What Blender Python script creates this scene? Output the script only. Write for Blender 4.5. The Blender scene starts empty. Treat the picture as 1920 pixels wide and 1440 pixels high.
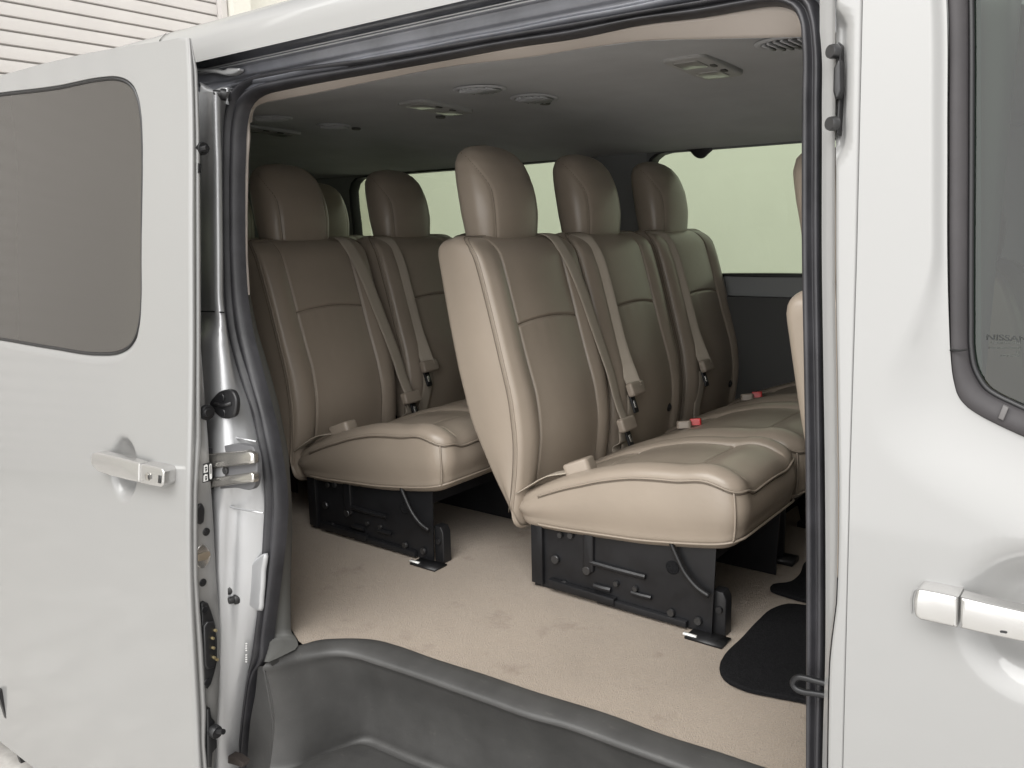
import bpy, bmesh, math, random
import numpy as np
from mathutils import Vector, Matrix
from mathutils.geometry import tessellate_polygon

random.seed(4)
scene = bpy.context.scene
COL = scene.collection

# ------------------------------------------------------------------ camera
# X runs along the van (front = +X), Y goes across it, Z is up.
RX, RY, F = np.array([2137., -247.]), np.array([1230., 320.]), 0.0
F = math.sqrt(RX @ RY)                       # focal length in pixels of a 1920 px wide frame
nx = np.array([RX[0], RX[1], F]); nx /= np.linalg.norm(nx)
ny = np.array([RY[0], RY[1], -F]); ny /= np.linalg.norm(ny)
nz = np.cross(nx, ny)
CW = np.array([nx, ny, nz])                  # camera axes -> world axes
EYE = np.array([0.0, -1.0, 1.55])
cam = bpy.data.cameras.new('camera')
cam_ob = bpy.data.objects.new('camera', cam); COL.objects.link(cam_ob)
M = Matrix.Identity(4)
for i in range(3):
    for j in range(3):
        M[i][j] = CW[i, j]
    M[i][3] = EYE[i]
cam_ob.matrix_world = M
cam.sensor_fit = 'HORIZONTAL'; cam.sensor_width = 36.0
cam.lens = 36.0 * F / 1920.0
cam.clip_start = 0.05; cam.clip_end = 200
scene.camera = cam_ob

# ------------------------------------------------------------------ light
world = bpy.data.worlds.new('World'); scene.world = world; world.use_nodes = True
wn = world.node_tree
bg = wn.nodes['Background']
bg.inputs['Color'].default_value = (1.0, 0.99, 0.975, 1)
# the lit booth: brighter on the open-door side of the van than behind it
_tc = wn.nodes.new('ShaderNodeTexCoord'); _sx = wn.nodes.new('ShaderNodeVectorMath'); _sx.operation = 'DOT_PRODUCT'; _sx.inputs[1].default_value = (0.0, 1.0, 0.0); _mr = wn.nodes.new('ShaderNodeMapRange')
wn.links.new(_tc.outputs['Generated'], _sx.inputs[0]); wn.links.new(_sx.outputs['Value'], _mr.inputs['Value'])
_mr.interpolation_type = 'SMOOTHSTEP'
_mr.inputs['From Min'].default_value = 0.05; _mr.inputs['From Max'].default_value = -1.0
_mr.inputs['To Min'].default_value = 0.42; _mr.inputs['To Max'].default_value = 3.1
wn.links.new(_mr.outputs['Result'], bg.inputs['Strength'])

def area(name, loc, target, sx, sy, power, color=(1, 1, 1)):
    l = bpy.data.lights.new(name, 'AREA'); l.shape = 'RECTANGLE'; l.size = sx; l.size_y = sy
    l.energy = power; l.color = color
    o = bpy.data.objects.new(name, l); COL.objects.link(o)
    o.location = loc
    o.rotation_euler = (Vector(target) - Vector(loc)).to_track_quat('-Z', 'Y').to_euler()
    return o
area('area_light', (-0.6, -2.6, 4.7), (-0.9, 0.6, 1.0), 6.0, 2.2, 270, (1.0, 0.985, 0.96))
area('area_light', (-3.0, 4.2, 4.8), (-3.0, 5.0, 1.5), 7.0, 2.0, 40, (1.0, 0.985, 0.96))  # added lamp, brightens the wall seen through the far windows

area('area_light', (-4.9, -1.6, 5.0), (-7.5, 2.0, 2.9), 3.0, 2.0, 38, (1.0, 0.985, 0.96))  # added lamp, lifts the shutter and the back wall
scene.view_settings.view_transform = 'Standard'
scene.view_settings.look = 'None'
scene.view_settings.exposure = 0.0
scene.view_settings.gamma = 1.0
scene.view_settings.use_curve_mapping = False
scene.render.engine = 'CYCLES'
scene.cycles.max_bounces = 10
scene.cycles.diffuse_bounces = 5
scene.cycles.glossy_bounces = 5
scene.cycles.transparent_max_bounces = 12
scene.cycles.use_denoising = True

# ------------------------------------------------------------------ where a traced point stands
def ray(px, py):
    return CW @ np.array([px - 960.0, 720.0 - py, -F])
def on(ax, v, px, py):
    d = ray(px, py); return EYE + d * ((v - EYE[ax]) / d[ax])
def PX(v, pts): return [on(0, v, *p) for p in pts]
def PY(v, pts): return [on(1, v, *p) for p in pts]
def PZ(v, pts): return [on(2, v, *p) for p in pts]
ZB = [.2, .45, .5, .65, .8, 1.0, 1.1, 1.2, 1.375, 1.64, 1.87, 1.95]
YB = [-.03, -.03, -.03, -.023, -.015, .0, .012, .027, .05, .078, .1, .108]
_zz = np.linspace(.0, 2.1, 211)
_yy = np.interp(_zz, ZB, YB)
for _ in range(3):
    _yy = np.convolve(np.pad(_yy, 6, mode='edge'), np.ones(13) / 13, mode='valid')
_pc = np.polynomial.Polynomial.fit(_zz, _yy, 9); _yy = _pc(_zz)
def yb(z): return float(np.interp(z, _zz, _yy))        # the tumblehome of the body side
def side(c, px, py):
    d = ray(px, py); t = -EYE[1] / d[1]
    for _ in range(25):
        p = EYE + t * d
        t = (yb(p[2]) + c - EYE[1]) / d[1]
    return EYE + t * d
def S(c, pts): return [side(c, *p) for p in pts]

def resample(pts, n, closed=False, smooth=True):
    P = np.array([np.array(p, float) for p in pts])
    if closed: P = np.vstack([P, P[:1]])
    if smooth and len(P) > 2:
        Q = []
        m = len(P)
        for i in range(m - 1):
            p1, p2 = P[i], P[i + 1]
            if closed:
                p0 = P[(i - 1) % (m - 1)]; p3 = P[(i + 2) % (m - 1)]
            else:
                p0 = P[i - 1] if i > 0 else 2 * p1 - p2
                p3 = P[i + 2] if i + 2 < m else 2 * p2 - p1
            k = 12
            # centripetal-ish tangents
            d1 = np.linalg.norm(p2 - p1) + 1e-9
            d0 = np.linalg.norm(p1 - p0) + 1e-9
            d2 = np.linalg.norm(p3 - p2) + 1e-9
            t1 = ((p1 - p0) / d0 * d1 + (p2 - p1) / d1 * d0) / (d0 + d1) * d1
            t2 = ((p2 - p1) / d1 * d2 + (p3 - p2) / d2 * d1) / (d1 + d2) * d1
            for j in range(k):
                t = j / k
                h = (2*t**3 - 3*t**2 + 1, t**3 - 2*t**2 + t, -2*t**3 + 3*t**2, t**3 - t**2)
                Q.append(h[0]*p1 + h[1]*t1 + h[2]*p2 + h[3]*t2)
        Q.append(P[-1]); P = np.array(Q)
    seg = np.linalg.norm(np.diff(P, axis=0), axis=1)
    s = np.concatenate([[0], np.cumsum(seg)])
    m = n + 1 if closed else n
    u = np.linspace(0, s[-1], m)
    R = np.stack([np.interp(u, s, P[:, k]) for k in range(P.shape[1])], 1)
    return R[:-1] if closed else R

# ------------------------------------------------------------------ materials
def mat(name, color, rough=0.5, metal=0.0, spec=0.5, coat=0.0, coat_rough=0.05, sheen=0.0, emis=None):
    m = bpy.data.materials.new(name); m.use_nodes = True
    b = m.node_tree.nodes['Principled BSDF']
    b.inputs['Base Color'].default_value = (*color, 1)
    b.inputs['Roughness'].default_value = rough
    b.inputs['Metallic'].default_value = metal
    b.inputs['Specular IOR Level'].default_value = spec
    b.inputs['Coat Weight'].default_value = coat
    b.inputs['Coat Roughness'].default_value = coat_rough
    b.inputs['Sheen Weight'].default_value = sheen
    return m
def N(m, typ, **kw):
    n = m.node_tree.nodes.new(typ)
    for k, v in kw.items(): setattr(n, k, v)
    return n
def L(m, a, b): m.node_tree.links.new(a, b)
def bsdf(m): return m.node_tree.nodes['Principled BSDF']
def coords(m, scale):
    tc = N(m, 'ShaderNodeTexCoord'); mp = N(m, 'ShaderNodeMapping')
    mp.inputs['Scale'].default_value = scale if isinstance(scale, tuple) else (scale,) * 3
    L(m, tc.outputs['Object'], mp.inputs['Vector']); return mp.outputs['Vector']
def noise(m, scale, detail=3, rough=0.5, vec=None):
    n = N(m, 'ShaderNodeTexNoise')
    n.inputs['Scale'].default_value = scale; n.inputs['Detail'].default_value = detail
    n.inputs['Roughness'].default_value = rough
    L(m, vec if vec is not None else coords(m, 1.0), n.inputs['Vector']); return n.outputs['Fac']
def ramp(m, fac, stops):
    r = N(m, 'ShaderNodeValToRGB')
    e = r.color_ramp.elements
    e[0].position, e[0].color = stops[0][0], (*stops[0][1], 1)
    e[1].position, e[1].color = stops[-1][0], (*stops[-1][1], 1)
    for p, c in stops[1:-1]:
        q = e.new(p); q.color = (*c, 1)
    L(m, fac, r.inputs['Fac']); return r.outputs['Color']
def bump(m, height, strength=0.2, dist=0.002, normal=None):
    b = N(m, 'ShaderNodeBump'); b.inputs['Strength'].default_value = strength
    b.inputs['Distance'].default_value = dist
    L(m, height, b.inputs['Height'])
    if normal is not None: L(m, normal, b.inputs['Normal'])
    return b.outputs['Normal']

def vary(m, c, amt, scale, rough=None, ramt=0.08):
    """patchy wear: a little colour and gloss variation"""
    f = noise(m, scale, 5, 0.6)
    lo = tuple(x * (1 - amt) for x in c); hi = tuple(min(1, x * (1 + amt)) for x in c)
    L(m, ramp(m, f, [(0.3, lo), (0.7, hi)]), bsdf(m).inputs['Base Color'])
    if rough is not None:
        mr = N(m, 'ShaderNodeMapRange')
        mr.inputs['To Min'].default_value = rough - ramt; mr.inputs['To Max'].default_value = rough + ramt
        L(m, noise(m, scale * 2.3, 4, 0.6), mr.inputs['Value']); L(m, mr.outputs['Result'], bsdf(m).inputs['Roughness'])

PAINT = mat('pearl_white_paint', (.266, .266, .263), .40, 0.08, .4, coat=.8, coat_rough=.06)
_b = bump(PAINT, noise(PAINT, 260, 2), .02, .0006); L(PAINT, _b, bsdf(PAINT).inputs['Normal'])
SILVER = mat('silver_jamb_paint', (.46, .465, .475), .38, .55, .5, coat=.35, coat_rough=.2)
_b = bump(SILVER, noise(SILVER, 55, 4, .65), .10, .003); L(SILVER, _b, bsdf(SILVER).inputs['Normal'])
SHUT = mat('grey_shut_face_paint', (.27, .266, .26), .42, .25, .5, coat=.5, coat_rough=.2)
RAILP = mat('dark_rail_paint', (.15, .155, .175), .36, .25, .5, coat=.6, coat_rough=.16)
vary(RAILP, (.15, .155, .175), .25, 9, .36, .1)
_b = bump(RAILP, noise(RAILP, 40, 4, .6), .05, .003); L(RAILP, _b, bsdf(RAILP).inputs['Normal'])
RUBBER = mat('black_rubber', (.027, .0265, .030), .48, 0, .5)
vary(RUBBER, (.027, .0265, .030), .35, 14, .46, .12)
_b = bump(RUBBER, noise(RUBBER, 420, 2), .18, .0008); L(RUBBER, _b, bsdf(RUBBER).inputs['Normal'])
RUBBERG = mat('grey_window_rubber', (.036, .033, .035), .62, 0, .4)
vary(RUBBERG, (.037, .034, .036), .22, 10, .6, .1)
GAP = mat('shadow_gap_black', (.02, .02, .02), .8, 0, .2)  # near-black colour stands in for the shade in seams and gaps
BLACK = mat('black_plastic', (.012, .012, .013), .42, 0, .5)
STEELB = mat('black_painted_steel', (.011, .0112, .0125), .36, .0, .4)
vary(STEELB, (.011, .0112, .0125), .35, 12, .36, .12)
_b = bump(STEELB, noise(STEELB, 35, 4, .6), .12, .003); L(STEELB, _b, bsdf(STEELB).inputs['Normal'])
BOLT = mat('dark_bolt_steel', (.09, .09, .092), .35, .8, .5)
CHROME = mat('satin_chrome', (.50, .485, .46), .24, .9, .5)
CHROMEH = mat('silver_handle_plating', (.50, .495, .485), .24, .75, .5, coat=.4, coat_rough=.05)
GOLD = mat('brass_contact', (.75, .62, .35), .3, .9, .5)
CREAM = mat('cream_trim_plastic', (.43, .385, .35), .65, 0, .35)
GREYTRIM = mat('grey_trim_plastic', (.09, .09, .085), .6, 0, .4)
_b = bump(GREYTRIM, noise(GREYTRIM, 500, 2), .25, .0008); L(GREYTRIM, _b, bsdf(GREYTRIM).inputs['Normal'])
STEPP = mat('charcoal_step_plastic', (.050, .0492, .0475), .47, 0, .45)
vary(STEPP, (.050, .0492, .0478), .20, 9, .45, .10)
_b = bump(STEPP, noise(STEPP, 650, 2), .35, .0009); L(STEPP, _b, bsdf(STEPP).inputs['Normal'])
DARKTRIM = mat('dark_lower_trim', (.045, .045, .043), .6, 0, .4)
WALLTRIM = mat('dark_window_trim', (.20, .205, .205), .65, 0, .35)
HEAD = mat('grey_headliner_cloth', (.54, .55, .575), .95, 0, .1)
vary(HEAD, (.54, .55, .575), .06, 5)
_b = bump(HEAD, noise(HEAD, 900, 2), .3, .001); L(HEAD, _b, bsdf(HEAD).inputs['Normal'])
LAMPH = mat('grey_lamp_housing', (.44, .44, .44), .6, 0, .3)
LENS = mat('clear_lamp_lens', (.34, .34, .33), .18, 0, .6)
RED = mat('red_button_plastic', (.55, .03, .03), .35, 0, .5)
BEIGE = mat('beige_buckle_plastic', (.30, .252, .205), .42, 0, .45)
WHITE = mat('white_print', (.82, .82, .80), .5)
MATB = mat('black_carpet_mat', (.010, .010, .011), .95, 0, .1)

vary(MATB, (.011, .011, .012), .5, 300)
_b = bump(MATB, noise(MATB, 500, 3), .8, .004); L(MATB, _b, bsdf(MATB).inputs['Normal'])
def _scuff():
    m = STEPP
    old = bsdf(m).inputs['Base Color'].links[0].from_socket
    f = noise(m, 34, 8, .75, coords(m, (1.0, 3.0, 1.6)))
    mx = N(m, 'ShaderNodeMixRGB'); mx.inputs['Color2'].default_value = (.115, .11, .10, 1)
    r = ramp(m, f, [(.60, (0, 0, 0)), (.74, (.55, .55, .55))])
    L(m, r, mx.inputs['Fac']); L(m, old, mx.inputs['Color1']); L(m, mx.outputs['Color'], bsdf(m).inputs['Base Color'])
_scuff()
LEATHER_C = (.290, .243, .196)
LEATHER = mat('taupe_leather', LEATHER_C, .34, 0, .5)
vary(LEATHER, LEATHER_C, .055, 4.5, .34, .06)
_v = N(LEATHER, 'ShaderNodeTexVoronoi'); _v.inputs['Scale'].default_value = 620
L(LEATHER, coords(LEATHER, 1.0), _v.inputs['Vector'])
_b = bump(LEATHER, _v.outputs['Distance'], .10, .0006)
_b = bump(LEATHER, noise(LEATHER, 16, 4, .55), .16, .006, _b)
L(LEATHER, _b, bsdf(LEATHER).inputs['Normal'])
PIPING = mat('leather_piping', tuple(x * .92 for x in LEATHER_C), .42, 0, .45)
THREAD = mat('seam_thread', (.15, .122, .096), .8, 0, .2)

BELT = mat('taupe_webbing', (.37, .325, .268), .7, 0, .3)
_w = N(BELT, 'ShaderNodeTexWave'); _w.bands_direction = 'DIAGONAL'; _w.inputs['Scale'].default_value = 130
L(BELT, coords(BELT, 1.0), _w.inputs['Vector'])
_b = bump(BELT, _w.outputs['Fac'], .35, .0006); L(BELT, _b, bsdf(BELT).inputs['Normal'])

CARPET = mat('beige_carpet', (.50, .41, .33), 1.0, 0, .05, sheen=.25)
def _carpet():
    m = CARPET
    f1 = noise(m, 2.6, 6, .62); f2 = noise(m, 420, 3, .6); f3 = noise(m, 8.5, 5, .7)
    c1 = ramp(m, f1, [(.28, (.33, .268, .207)), (.5, (.375, .305, .238)), (.75, (.415, .338, .264))])
    stain = ramp(m, f3, [(.58, (1, 1, 1)), (.74, (.70, .66, .63))])
    fib = ramp(m, f2, [(.25, (.80, .80, .80)), (.8, (1.12, 1.12, 1.12))])
    a = N(m, 'ShaderNodeMixRGB', blend_type='MULTIPLY'); a.inputs['Fac'].default_value = 1
    b = N(m, 'ShaderNodeMixRGB', blend_type='MULTIPLY'); b.inputs['Fac'].default_value = 1
    L(m, c1, a.inputs['Color1']); L(m, stain, a.inputs['Color2'])
    L(m, a.outputs['Color'], b.inputs['Color1']); L(m, fib, b.inputs['Color2'])
    L(m, b.outputs['Color'], bsdf(m).inputs['Base Color'])
    L(m, bump(m, f2, .9, .006, bump(m, noise(m, 60, 4, .7), .5, .006)), bsdf(m).inputs['Normal'])
_carpet()

def glass(name, tint, refl_rough=.01, base=1.0):
    m = bpy.data.materials.new(name); m.use_nodes = True
    nt = m.node_tree; nt.nodes.clear()
    out = nt.nodes.new('ShaderNodeOutputMaterial'); mix = nt.nodes.new('ShaderNodeMixShader')
    tr = nt.nodes.new('ShaderNodeBsdfTransparent'); gl = nt.nodes.new('ShaderNodeBsdfGlossy')
    fr = nt.nodes.new('ShaderNodeFresnel'); fr.inputs['IOR'].default_value = base
    tr.inputs['Color'].default_value = (*tint, 1); gl.inputs['Roughness'].default_value = refl_rough
    nt.links.new(fr.outputs['Fac'], mix.inputs['Fac'])
    nt.links.new(tr.outputs['BSDF'], mix.inputs[1]); nt.links.new(gl.outputs['BSDF'], mix.inputs[2])
    nt.links.new(mix.outputs['Shader'], out.inputs['Surface'])
    return m
GLASSFAR = glass('green_tinted_glass', (.395, .445, .342), .01, 1.3)
GLASSFRONT = glass('windscreen_glass', (.22, .25, .22), .01, 1.4)
GLASSDOOR = glass('front_door_glass', (.42, .49, .42), .02, 1.62)
PRIVACY = mat('privacy_glass', (.062, .058, .053), .10, 0, .5)
bsdf(PRIVACY).inputs['IOR'].default_value = 1.55

# ------------------------------------------------------------------ mesh helpers
ORG = {}
def link(name, me, m, parent=None, label=None, smooth=True, world_space=True):
    o = bpy.data.objects.new(name, me); COL.objects.link(o)
    if m is not None: me.materials.append(m)
    if smooth:
        for p in me.polygons: p.use_smooth = True
    if parent is not None:
        o.parent = parent
        if world_space and parent.name in ORG:
            off = ORG[parent.name]
            me.transform(Matrix.Translation(-Vector(off)))
            ORG[o.name] = off
    if label: o['label'] = label
    return o
def mk(name, verts, faces, m, parent=None, label=None, smooth=True, sharp=None, ws=True, thick=None):
    me = bpy.data.meshes.new(name)
    me.from_pydata([tuple(map(float, v)) for v in verts], [], [tuple(f) for f in faces])
    me.update()
    bm = bmesh.new(); bm.from_mesh(me)
    bmesh.ops.remove_doubles(bm, verts=bm.verts, dist=1e-6)
    bmesh.ops.recalc_face_normals(bm, faces=bm.faces)
    if sharp is not None:
        for e in bm.edges:
            if len(e.link_faces) == 2 and e.calc_face_angle(0) > sharp: e.smooth = False
    bm.to_mesh(me); bm.free()
    o = link(name, me, m, parent, label, smooth, ws)
    if thick:
        sm = o.modifiers.new('t', 'SOLIDIFY'); sm.thickness = thick; sm.offset = 0
    return o
def grid_faces(nr, nc, closed=False):
    F_ = []
    for i in range(nr - 1):
        for j in range(nc if closed else nc - 1):
            k = (j + 1) % nc
            F_.append((i*nc + j, i*nc + k, (i+1)*nc + k, (i+1)*nc + j))
    return F_
def loft(name, rings, m, parent=None, closed=False, caps=False, **kw):
    nr, nc = len(rings), len(rings[0])
    V = [p for r in rings for p in r]
    Fc = grid_faces(nr, nc, closed)
    if caps:
        Fc.append(tuple(range(nc))[::-1]); Fc.append(tuple((nr-1)*nc + j for j in range(nc)))
    return mk(name, V, Fc, m, parent, **kw)
def lerp_rings(A, B, ts):
    A, B = np.array(A), np.array(B)
    return [A*(1-t) + B*t for t in ts]
def tube_geo(path, r, n=8, closed=False):
    P = np.array(path, float); m = len(P)
    V, Fc = [], []
    T = np.gradient(P, axis=0) if not closed else (np.roll(P, -1, 0) - np.roll(P, 1, 0))
    T /= np.linalg.norm(T, axis=1)[:, None] + 1e-12
    up = np.array([0.13, 0.27, 1.0])
    if abs(T[0] @ up) / np.linalg.norm(up) > .9: up = np.array([1.0, .2, .1])
    u = np.cross(T[0], up); u /= np.linalg.norm(u)
    for i in range(m):
        u = u - (u @ T[i]) * T[i]; u /= np.linalg.norm(u) + 1e-12
        v = np.cross(T[i], u)
        for k in range(n):
            a = 2*math.pi*k/n
            V.append(P[i] + r*(math.cos(a)*u + math.sin(a)*v))
    for i in range(m if closed else m-1):
        ii = (i+1) % m
        for k in range(n):
            kk = (k+1) % n
            Fc.append((i*n+k, i*n+kk, ii*n+kk, ii*n+k))
    if not closed:
        Fc.append(tuple(range(n))[::-1]); Fc.append(tuple((m-1)*n+k for k in range(n)))
    return V, Fc
def tube(name, path, r, m, parent=None, n=8, closed=False, **kw):
    V, Fc = tube_geo(path, r, n, closed)
    return mk(name, V, Fc, m, parent, **kw)
class MB:
    def __init__(s): s.V = []; s.F = []
    def add(s, V, Fc):
        k = len(s.V); s.V += [tuple(map(float, v)) for v in V]; s.F += [tuple(i+k for i in f) for f in Fc]; return s
    def tube(s, path, r, n=8, closed=False): return s.add(*tube_geo(path, r, n, closed))
    def box(s, c, size, R=None):
        c = np.array(c, float); h = np.array(size, float)/2
        V = []
        for x in (-1, 1):
            for y in (-1, 1):
                for z in (-1, 1):
                    p = np.array([x, y, z])*h
                    if R is not None: p = R @ p
                    V.append(c+p)
        return s.add(V, [(0,1,3,2),(4,6,7,5),(0,4,5,1),(2,3,7,6),(0,2,6,4),(1,5,7,3)])
    def disc(s, c, axis, r, h, n=20):
        """short cylinder from c along axis (length h), rounded rim"""
        a = np.array(axis, float); a /= np.linalg.norm(a)
        u = np.cross(a, [0.3, 0.1, 1.0] if abs(a[2]) < .9 else [1.0, 0, 0]); u /= np.linalg.norm(u); v = np.cross(a, u)
        V = []
        prof = [(r, 0), (r, h*.7), (r*.88, h), (r*.01, h)]
        for rr, hh in prof:
            for k in range(n):
                t = 2*math.pi*k/n
                V.append(np.array(c)+a*hh+rr*(math.cos(t)*u+math.sin(t)*v))
        Fc = grid_faces(len(prof), n, True) + [tuple(range(n))[::-1]]
        return s.add(V, Fc)
    def prism(s, outline, vec, bev=0.0):
        V, Fc = prism_geo(outline, vec, bev); return s.add(V, Fc)
    def build(s, name, m, parent=None, **kw):
        kw.setdefault('sharp', math.radians(40))
        return mk(name, s.V, s.F, m, parent, **kw)
def prism_geo(outline, vec, bev=0.0):
    """a plate: outline is its visible face, vec points from the back to that face"""
    P = np.array(outline, float); v = np.array(vec, float); n = len(P)
    c = P.mean(0)
    rings = [P - v]
    if bev > 0:
        vn = v/np.linalg.norm(v)
        A = np.roll(P, -1, 0) - P; B = P - np.roll(P, 1, 0)
        A /= np.linalg.norm(A, axis=1)[:, None]+1e-12; B /= np.linalg.norm(B, axis=1)[:, None]+1e-12
        inn = np.cross(np.tile(vn, (n, 1)), A+B); inn /= np.linalg.norm(inn, axis=1)[:, None]+1e-12
        if np.sum((c-P)*inn) < 0: inn = -inn
        rings.append(P - vn*bev)
        for k in (.3, .7): 
            a = k*math.pi/2
            rings.append(P - vn*bev*(1-math.sin(a)) + inn*bev*(1-math.cos(a)))
        rings.append(P + inn*bev)
    else:
        rings.append(P)
    V = [p for r in rings for p in r]
    Fc = grid_faces(len(rings), n, True)
    Fc.append(tuple(range(n))[::-1]); Fc.append(tuple((len(rings)-1)*n+k for k in range(n)))
    return V, Fc
def prism(name, outline, vec, m, parent=None, bev=0.0, **kw):
    V, Fc = prism_geo(outline, vec, bev)
    kw.setdefault('sharp', math.radians(40))
    return mk(name, V, Fc, m, parent, **kw)
def rrect(cx, cy, w, h, r, n=6):
    pts = []
    for sx, sy, a0 in ((1, 1, 0), (-1, 1, 90), (-1, -1, 180), (1, -1, 270)):
        for k in range(n+1):
            a = math.radians(a0 + 90*k/n)
            pts.append((cx+sx*(w/2-r)+r*math.cos(a), cy+sy*(h/2-r)+r*math.sin(a)))
    return pts
def holed(name, outer, holes, to3, m, parent=None, **kw):
    """flat sheet with holes: 2-D outlines mapped to the place by to3"""
    polys = [[Vector((*p, 0)) for p in outer]] + [[Vector((*p, 0)) for p in h] for h in holes]
    tris = tessellate_polygon(polys)
    flat = [p for poly in polys for p in poly]
    return mk(name, [to3(p.x, p.y) for p in flat], [tuple(t) for t in tris], m, parent, **kw)
def empty(name, loc, label=None, cat=None, group=None, rz=0):
    o = bpy.data.objects.new(name, None); COL.objects.link(o); o.location = loc; o.rotation_euler = (0, 0, rz)
    o.empty_display_size = .1
    if label: o['label'] = label
    if cat: o['category'] = cat
    if group: o['group'] = group
    return o
def struct(o): o['kind'] = 'structure'; return o

# ================================================================== the booth round the van
FLOOR = mat('pale_stone_floor', (.74, .72, .69), .28, 0, .5)
_f = noise(FLOOR, 1.6, 8, .68)
L(FLOOR, ramp(FLOOR, _f, [(.40, (.74, .72, .69)), (.48, (.56, .54, .51)), (.505, (.50, .48, .455)), (.53, (.58, .56, .53)), (.7, (.77, .75, .72))]), bsdf(FLOOR).inputs['Base Color'])
struct(mk('floor', [(-16, -14, 0), (12, -14, 0), (12, 16, 0), (-16, 16, 0)], [(0, 1, 2, 3)], FLOOR, smooth=False))
WALL = mat('white_booth_wall', (.78, .775, .75), .8, 0, .3)
vary(WALL, (.78, .775, .75), .03, 1.2)
struct(mk('side_wall', [(-16, 6.2, 0), (12, 6.2, 0), (12, 6.2, 6.5), (-16, 6.2, 6.5)], [(0, 1, 2, 3)], WALL, smooth=False))
BWALL = mat('cream_back_wall', (.70, .685, .62), .8, 0, .3)
vary(BWALL, (.70, .685, .62), .03, 1.5)
XB = -7.5
struct(mk('back_wall', [(XB-.05, -14, 0), (XB-.05, 6.2, 0), (XB-.05, 6.2, 6.5), (XB-.05, -14, 6.5)], [(0, 1, 2, 3)], BWALL, smooth=False))
# roll-up shutter on the back wall: slats with a dark joint below each
SH = mat('offwhite_shutter_paint', (.60, .575, .555), .5, 0, .4)
vary(SH, (.60, .575, .555), .035, 2.0, .5, .06)
shroot = empty('roller_shutter', (XB, 1.5, 0), 'off-white roll-up shutter of wide horizontal slats behind the van roof', 'shutter')
ORG[shroot.name] = (XB, 1.5, 0)
Y0, Y1, PIT, Z0S = -3.2, 4.27, .1105, 2.843 - .1105*25
prof = [(0.0, .004), (.012, .010), (.020, .060), (.014, .1005), (0.0, .1045), (-.012, .1045), (-.012, .1105)]
rings = []
k = 0
while Z0S + k*PIT < 5.2:
    for dx, dz in prof:
        z = Z0S + k*PIT + dz
        if z > 0.01: rings.append([(XB + dx, y, z) for y in (Y0, Y1)])
    k += 1
loft('slat_curtain', rings, SH, shroot, sharp=math.radians(35))
gj = MB()
k = 0
while Z0S + k*PIT < 5.2:
    z = Z0S + k*PIT
    if z > .05: gj.box((XB+.0015, (Y0+Y1)/2, z+.0005), (.006, Y1-Y0, .0065))
    k += 1
gj.build('slat_joints', mat('dark_slat_joint', (.20, .185, .17), .8), shroot, smooth=False)
MB().box((XB+.03, Y1+.035, 2.6), (.10, .065, 5.2)).build('guide_rail', SH, shroot, smooth=False)
pil = MB().box((XB+.06, Y1+.185, 3.2), (.20, .20, 6.4)).build('wall_pilaster', BWALL, smooth=False)
struct(pil)

# ================================================================== THE VAN
van = empty('passenger_van', (-1.2, 1.0, 0), 'white passenger van seen through its open sliding side door', 'van')
ORG[van.name] = (-1.2, 1.0, 0)
def P3(X, c, z): return np.array([X, yb(z)+c, z])

# ---- roof with its white edge above the door opening
rp = [(.104, 1.905), (.105, 1.923), (.106, 1.945), (.112, 1.965), (.128, 1.984), (.155, 1.996), (.20, 2.006), (.30, 2.02), (.6, 2.042), (1.03, 2.05),
      (1.5, 2.042), (1.8, 2.02), (1.93, 1.99), (1.985, 1.94), (2.0, 1.90)]
rp = resample(rp, 90)
XS = np.linspace(-4.3, 1.3, 60)
loft('roof', [[(x, p[0], p[1] - .012*max(0, (-2.6-x))**2) for p in rp] for x in XS], PAINT, van)
sp = rp[rp[:, 0] < .22]
loft('roof_seam', [[(x, p[0]-.0012, p[1]+.0012) for p in sp] for x in (-1.800, -1.796)], GAP, van)

# ---- rail channel over the opening
ch = [(.105, 1.9235), (.118, 1.9225), (.136, 1.919), (.146, 1.912), (.146, 1.904), (.139, 1.9005), (.136, 1.898), (.139, 1.8958), (.136, 1.8935), (.137, 1.8910), (.144, 1.8895),
      (.1455, 1.886), (.148, 1.874), (.156, 1.869), (.155, 1.864), (.150, 1.861), (.153, 1.857), (.166, 1.852), (.19, 1.846)]
chs = resample(ch, 90)
loft('door_rail_channel', [[(x, p[0], p[1] + .0006*math.sin(x*31)*(1 if p[1] < 1.87 else 0)) for p in chs] for x in np.linspace(-2.0, .0, 90)], RAILP, van)

for k_, (yy0, zz0) in enumerate(((.1362, 1.8978), (.1362, 1.8932))):
    tube('rail_highlight', [(x, yy0, zz0) for x in np.linspace(-1.7, -.0, 40)], .0014, SILVER, van, n=6)  # bright tubes put in as two thin highlights along the channel

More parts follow.
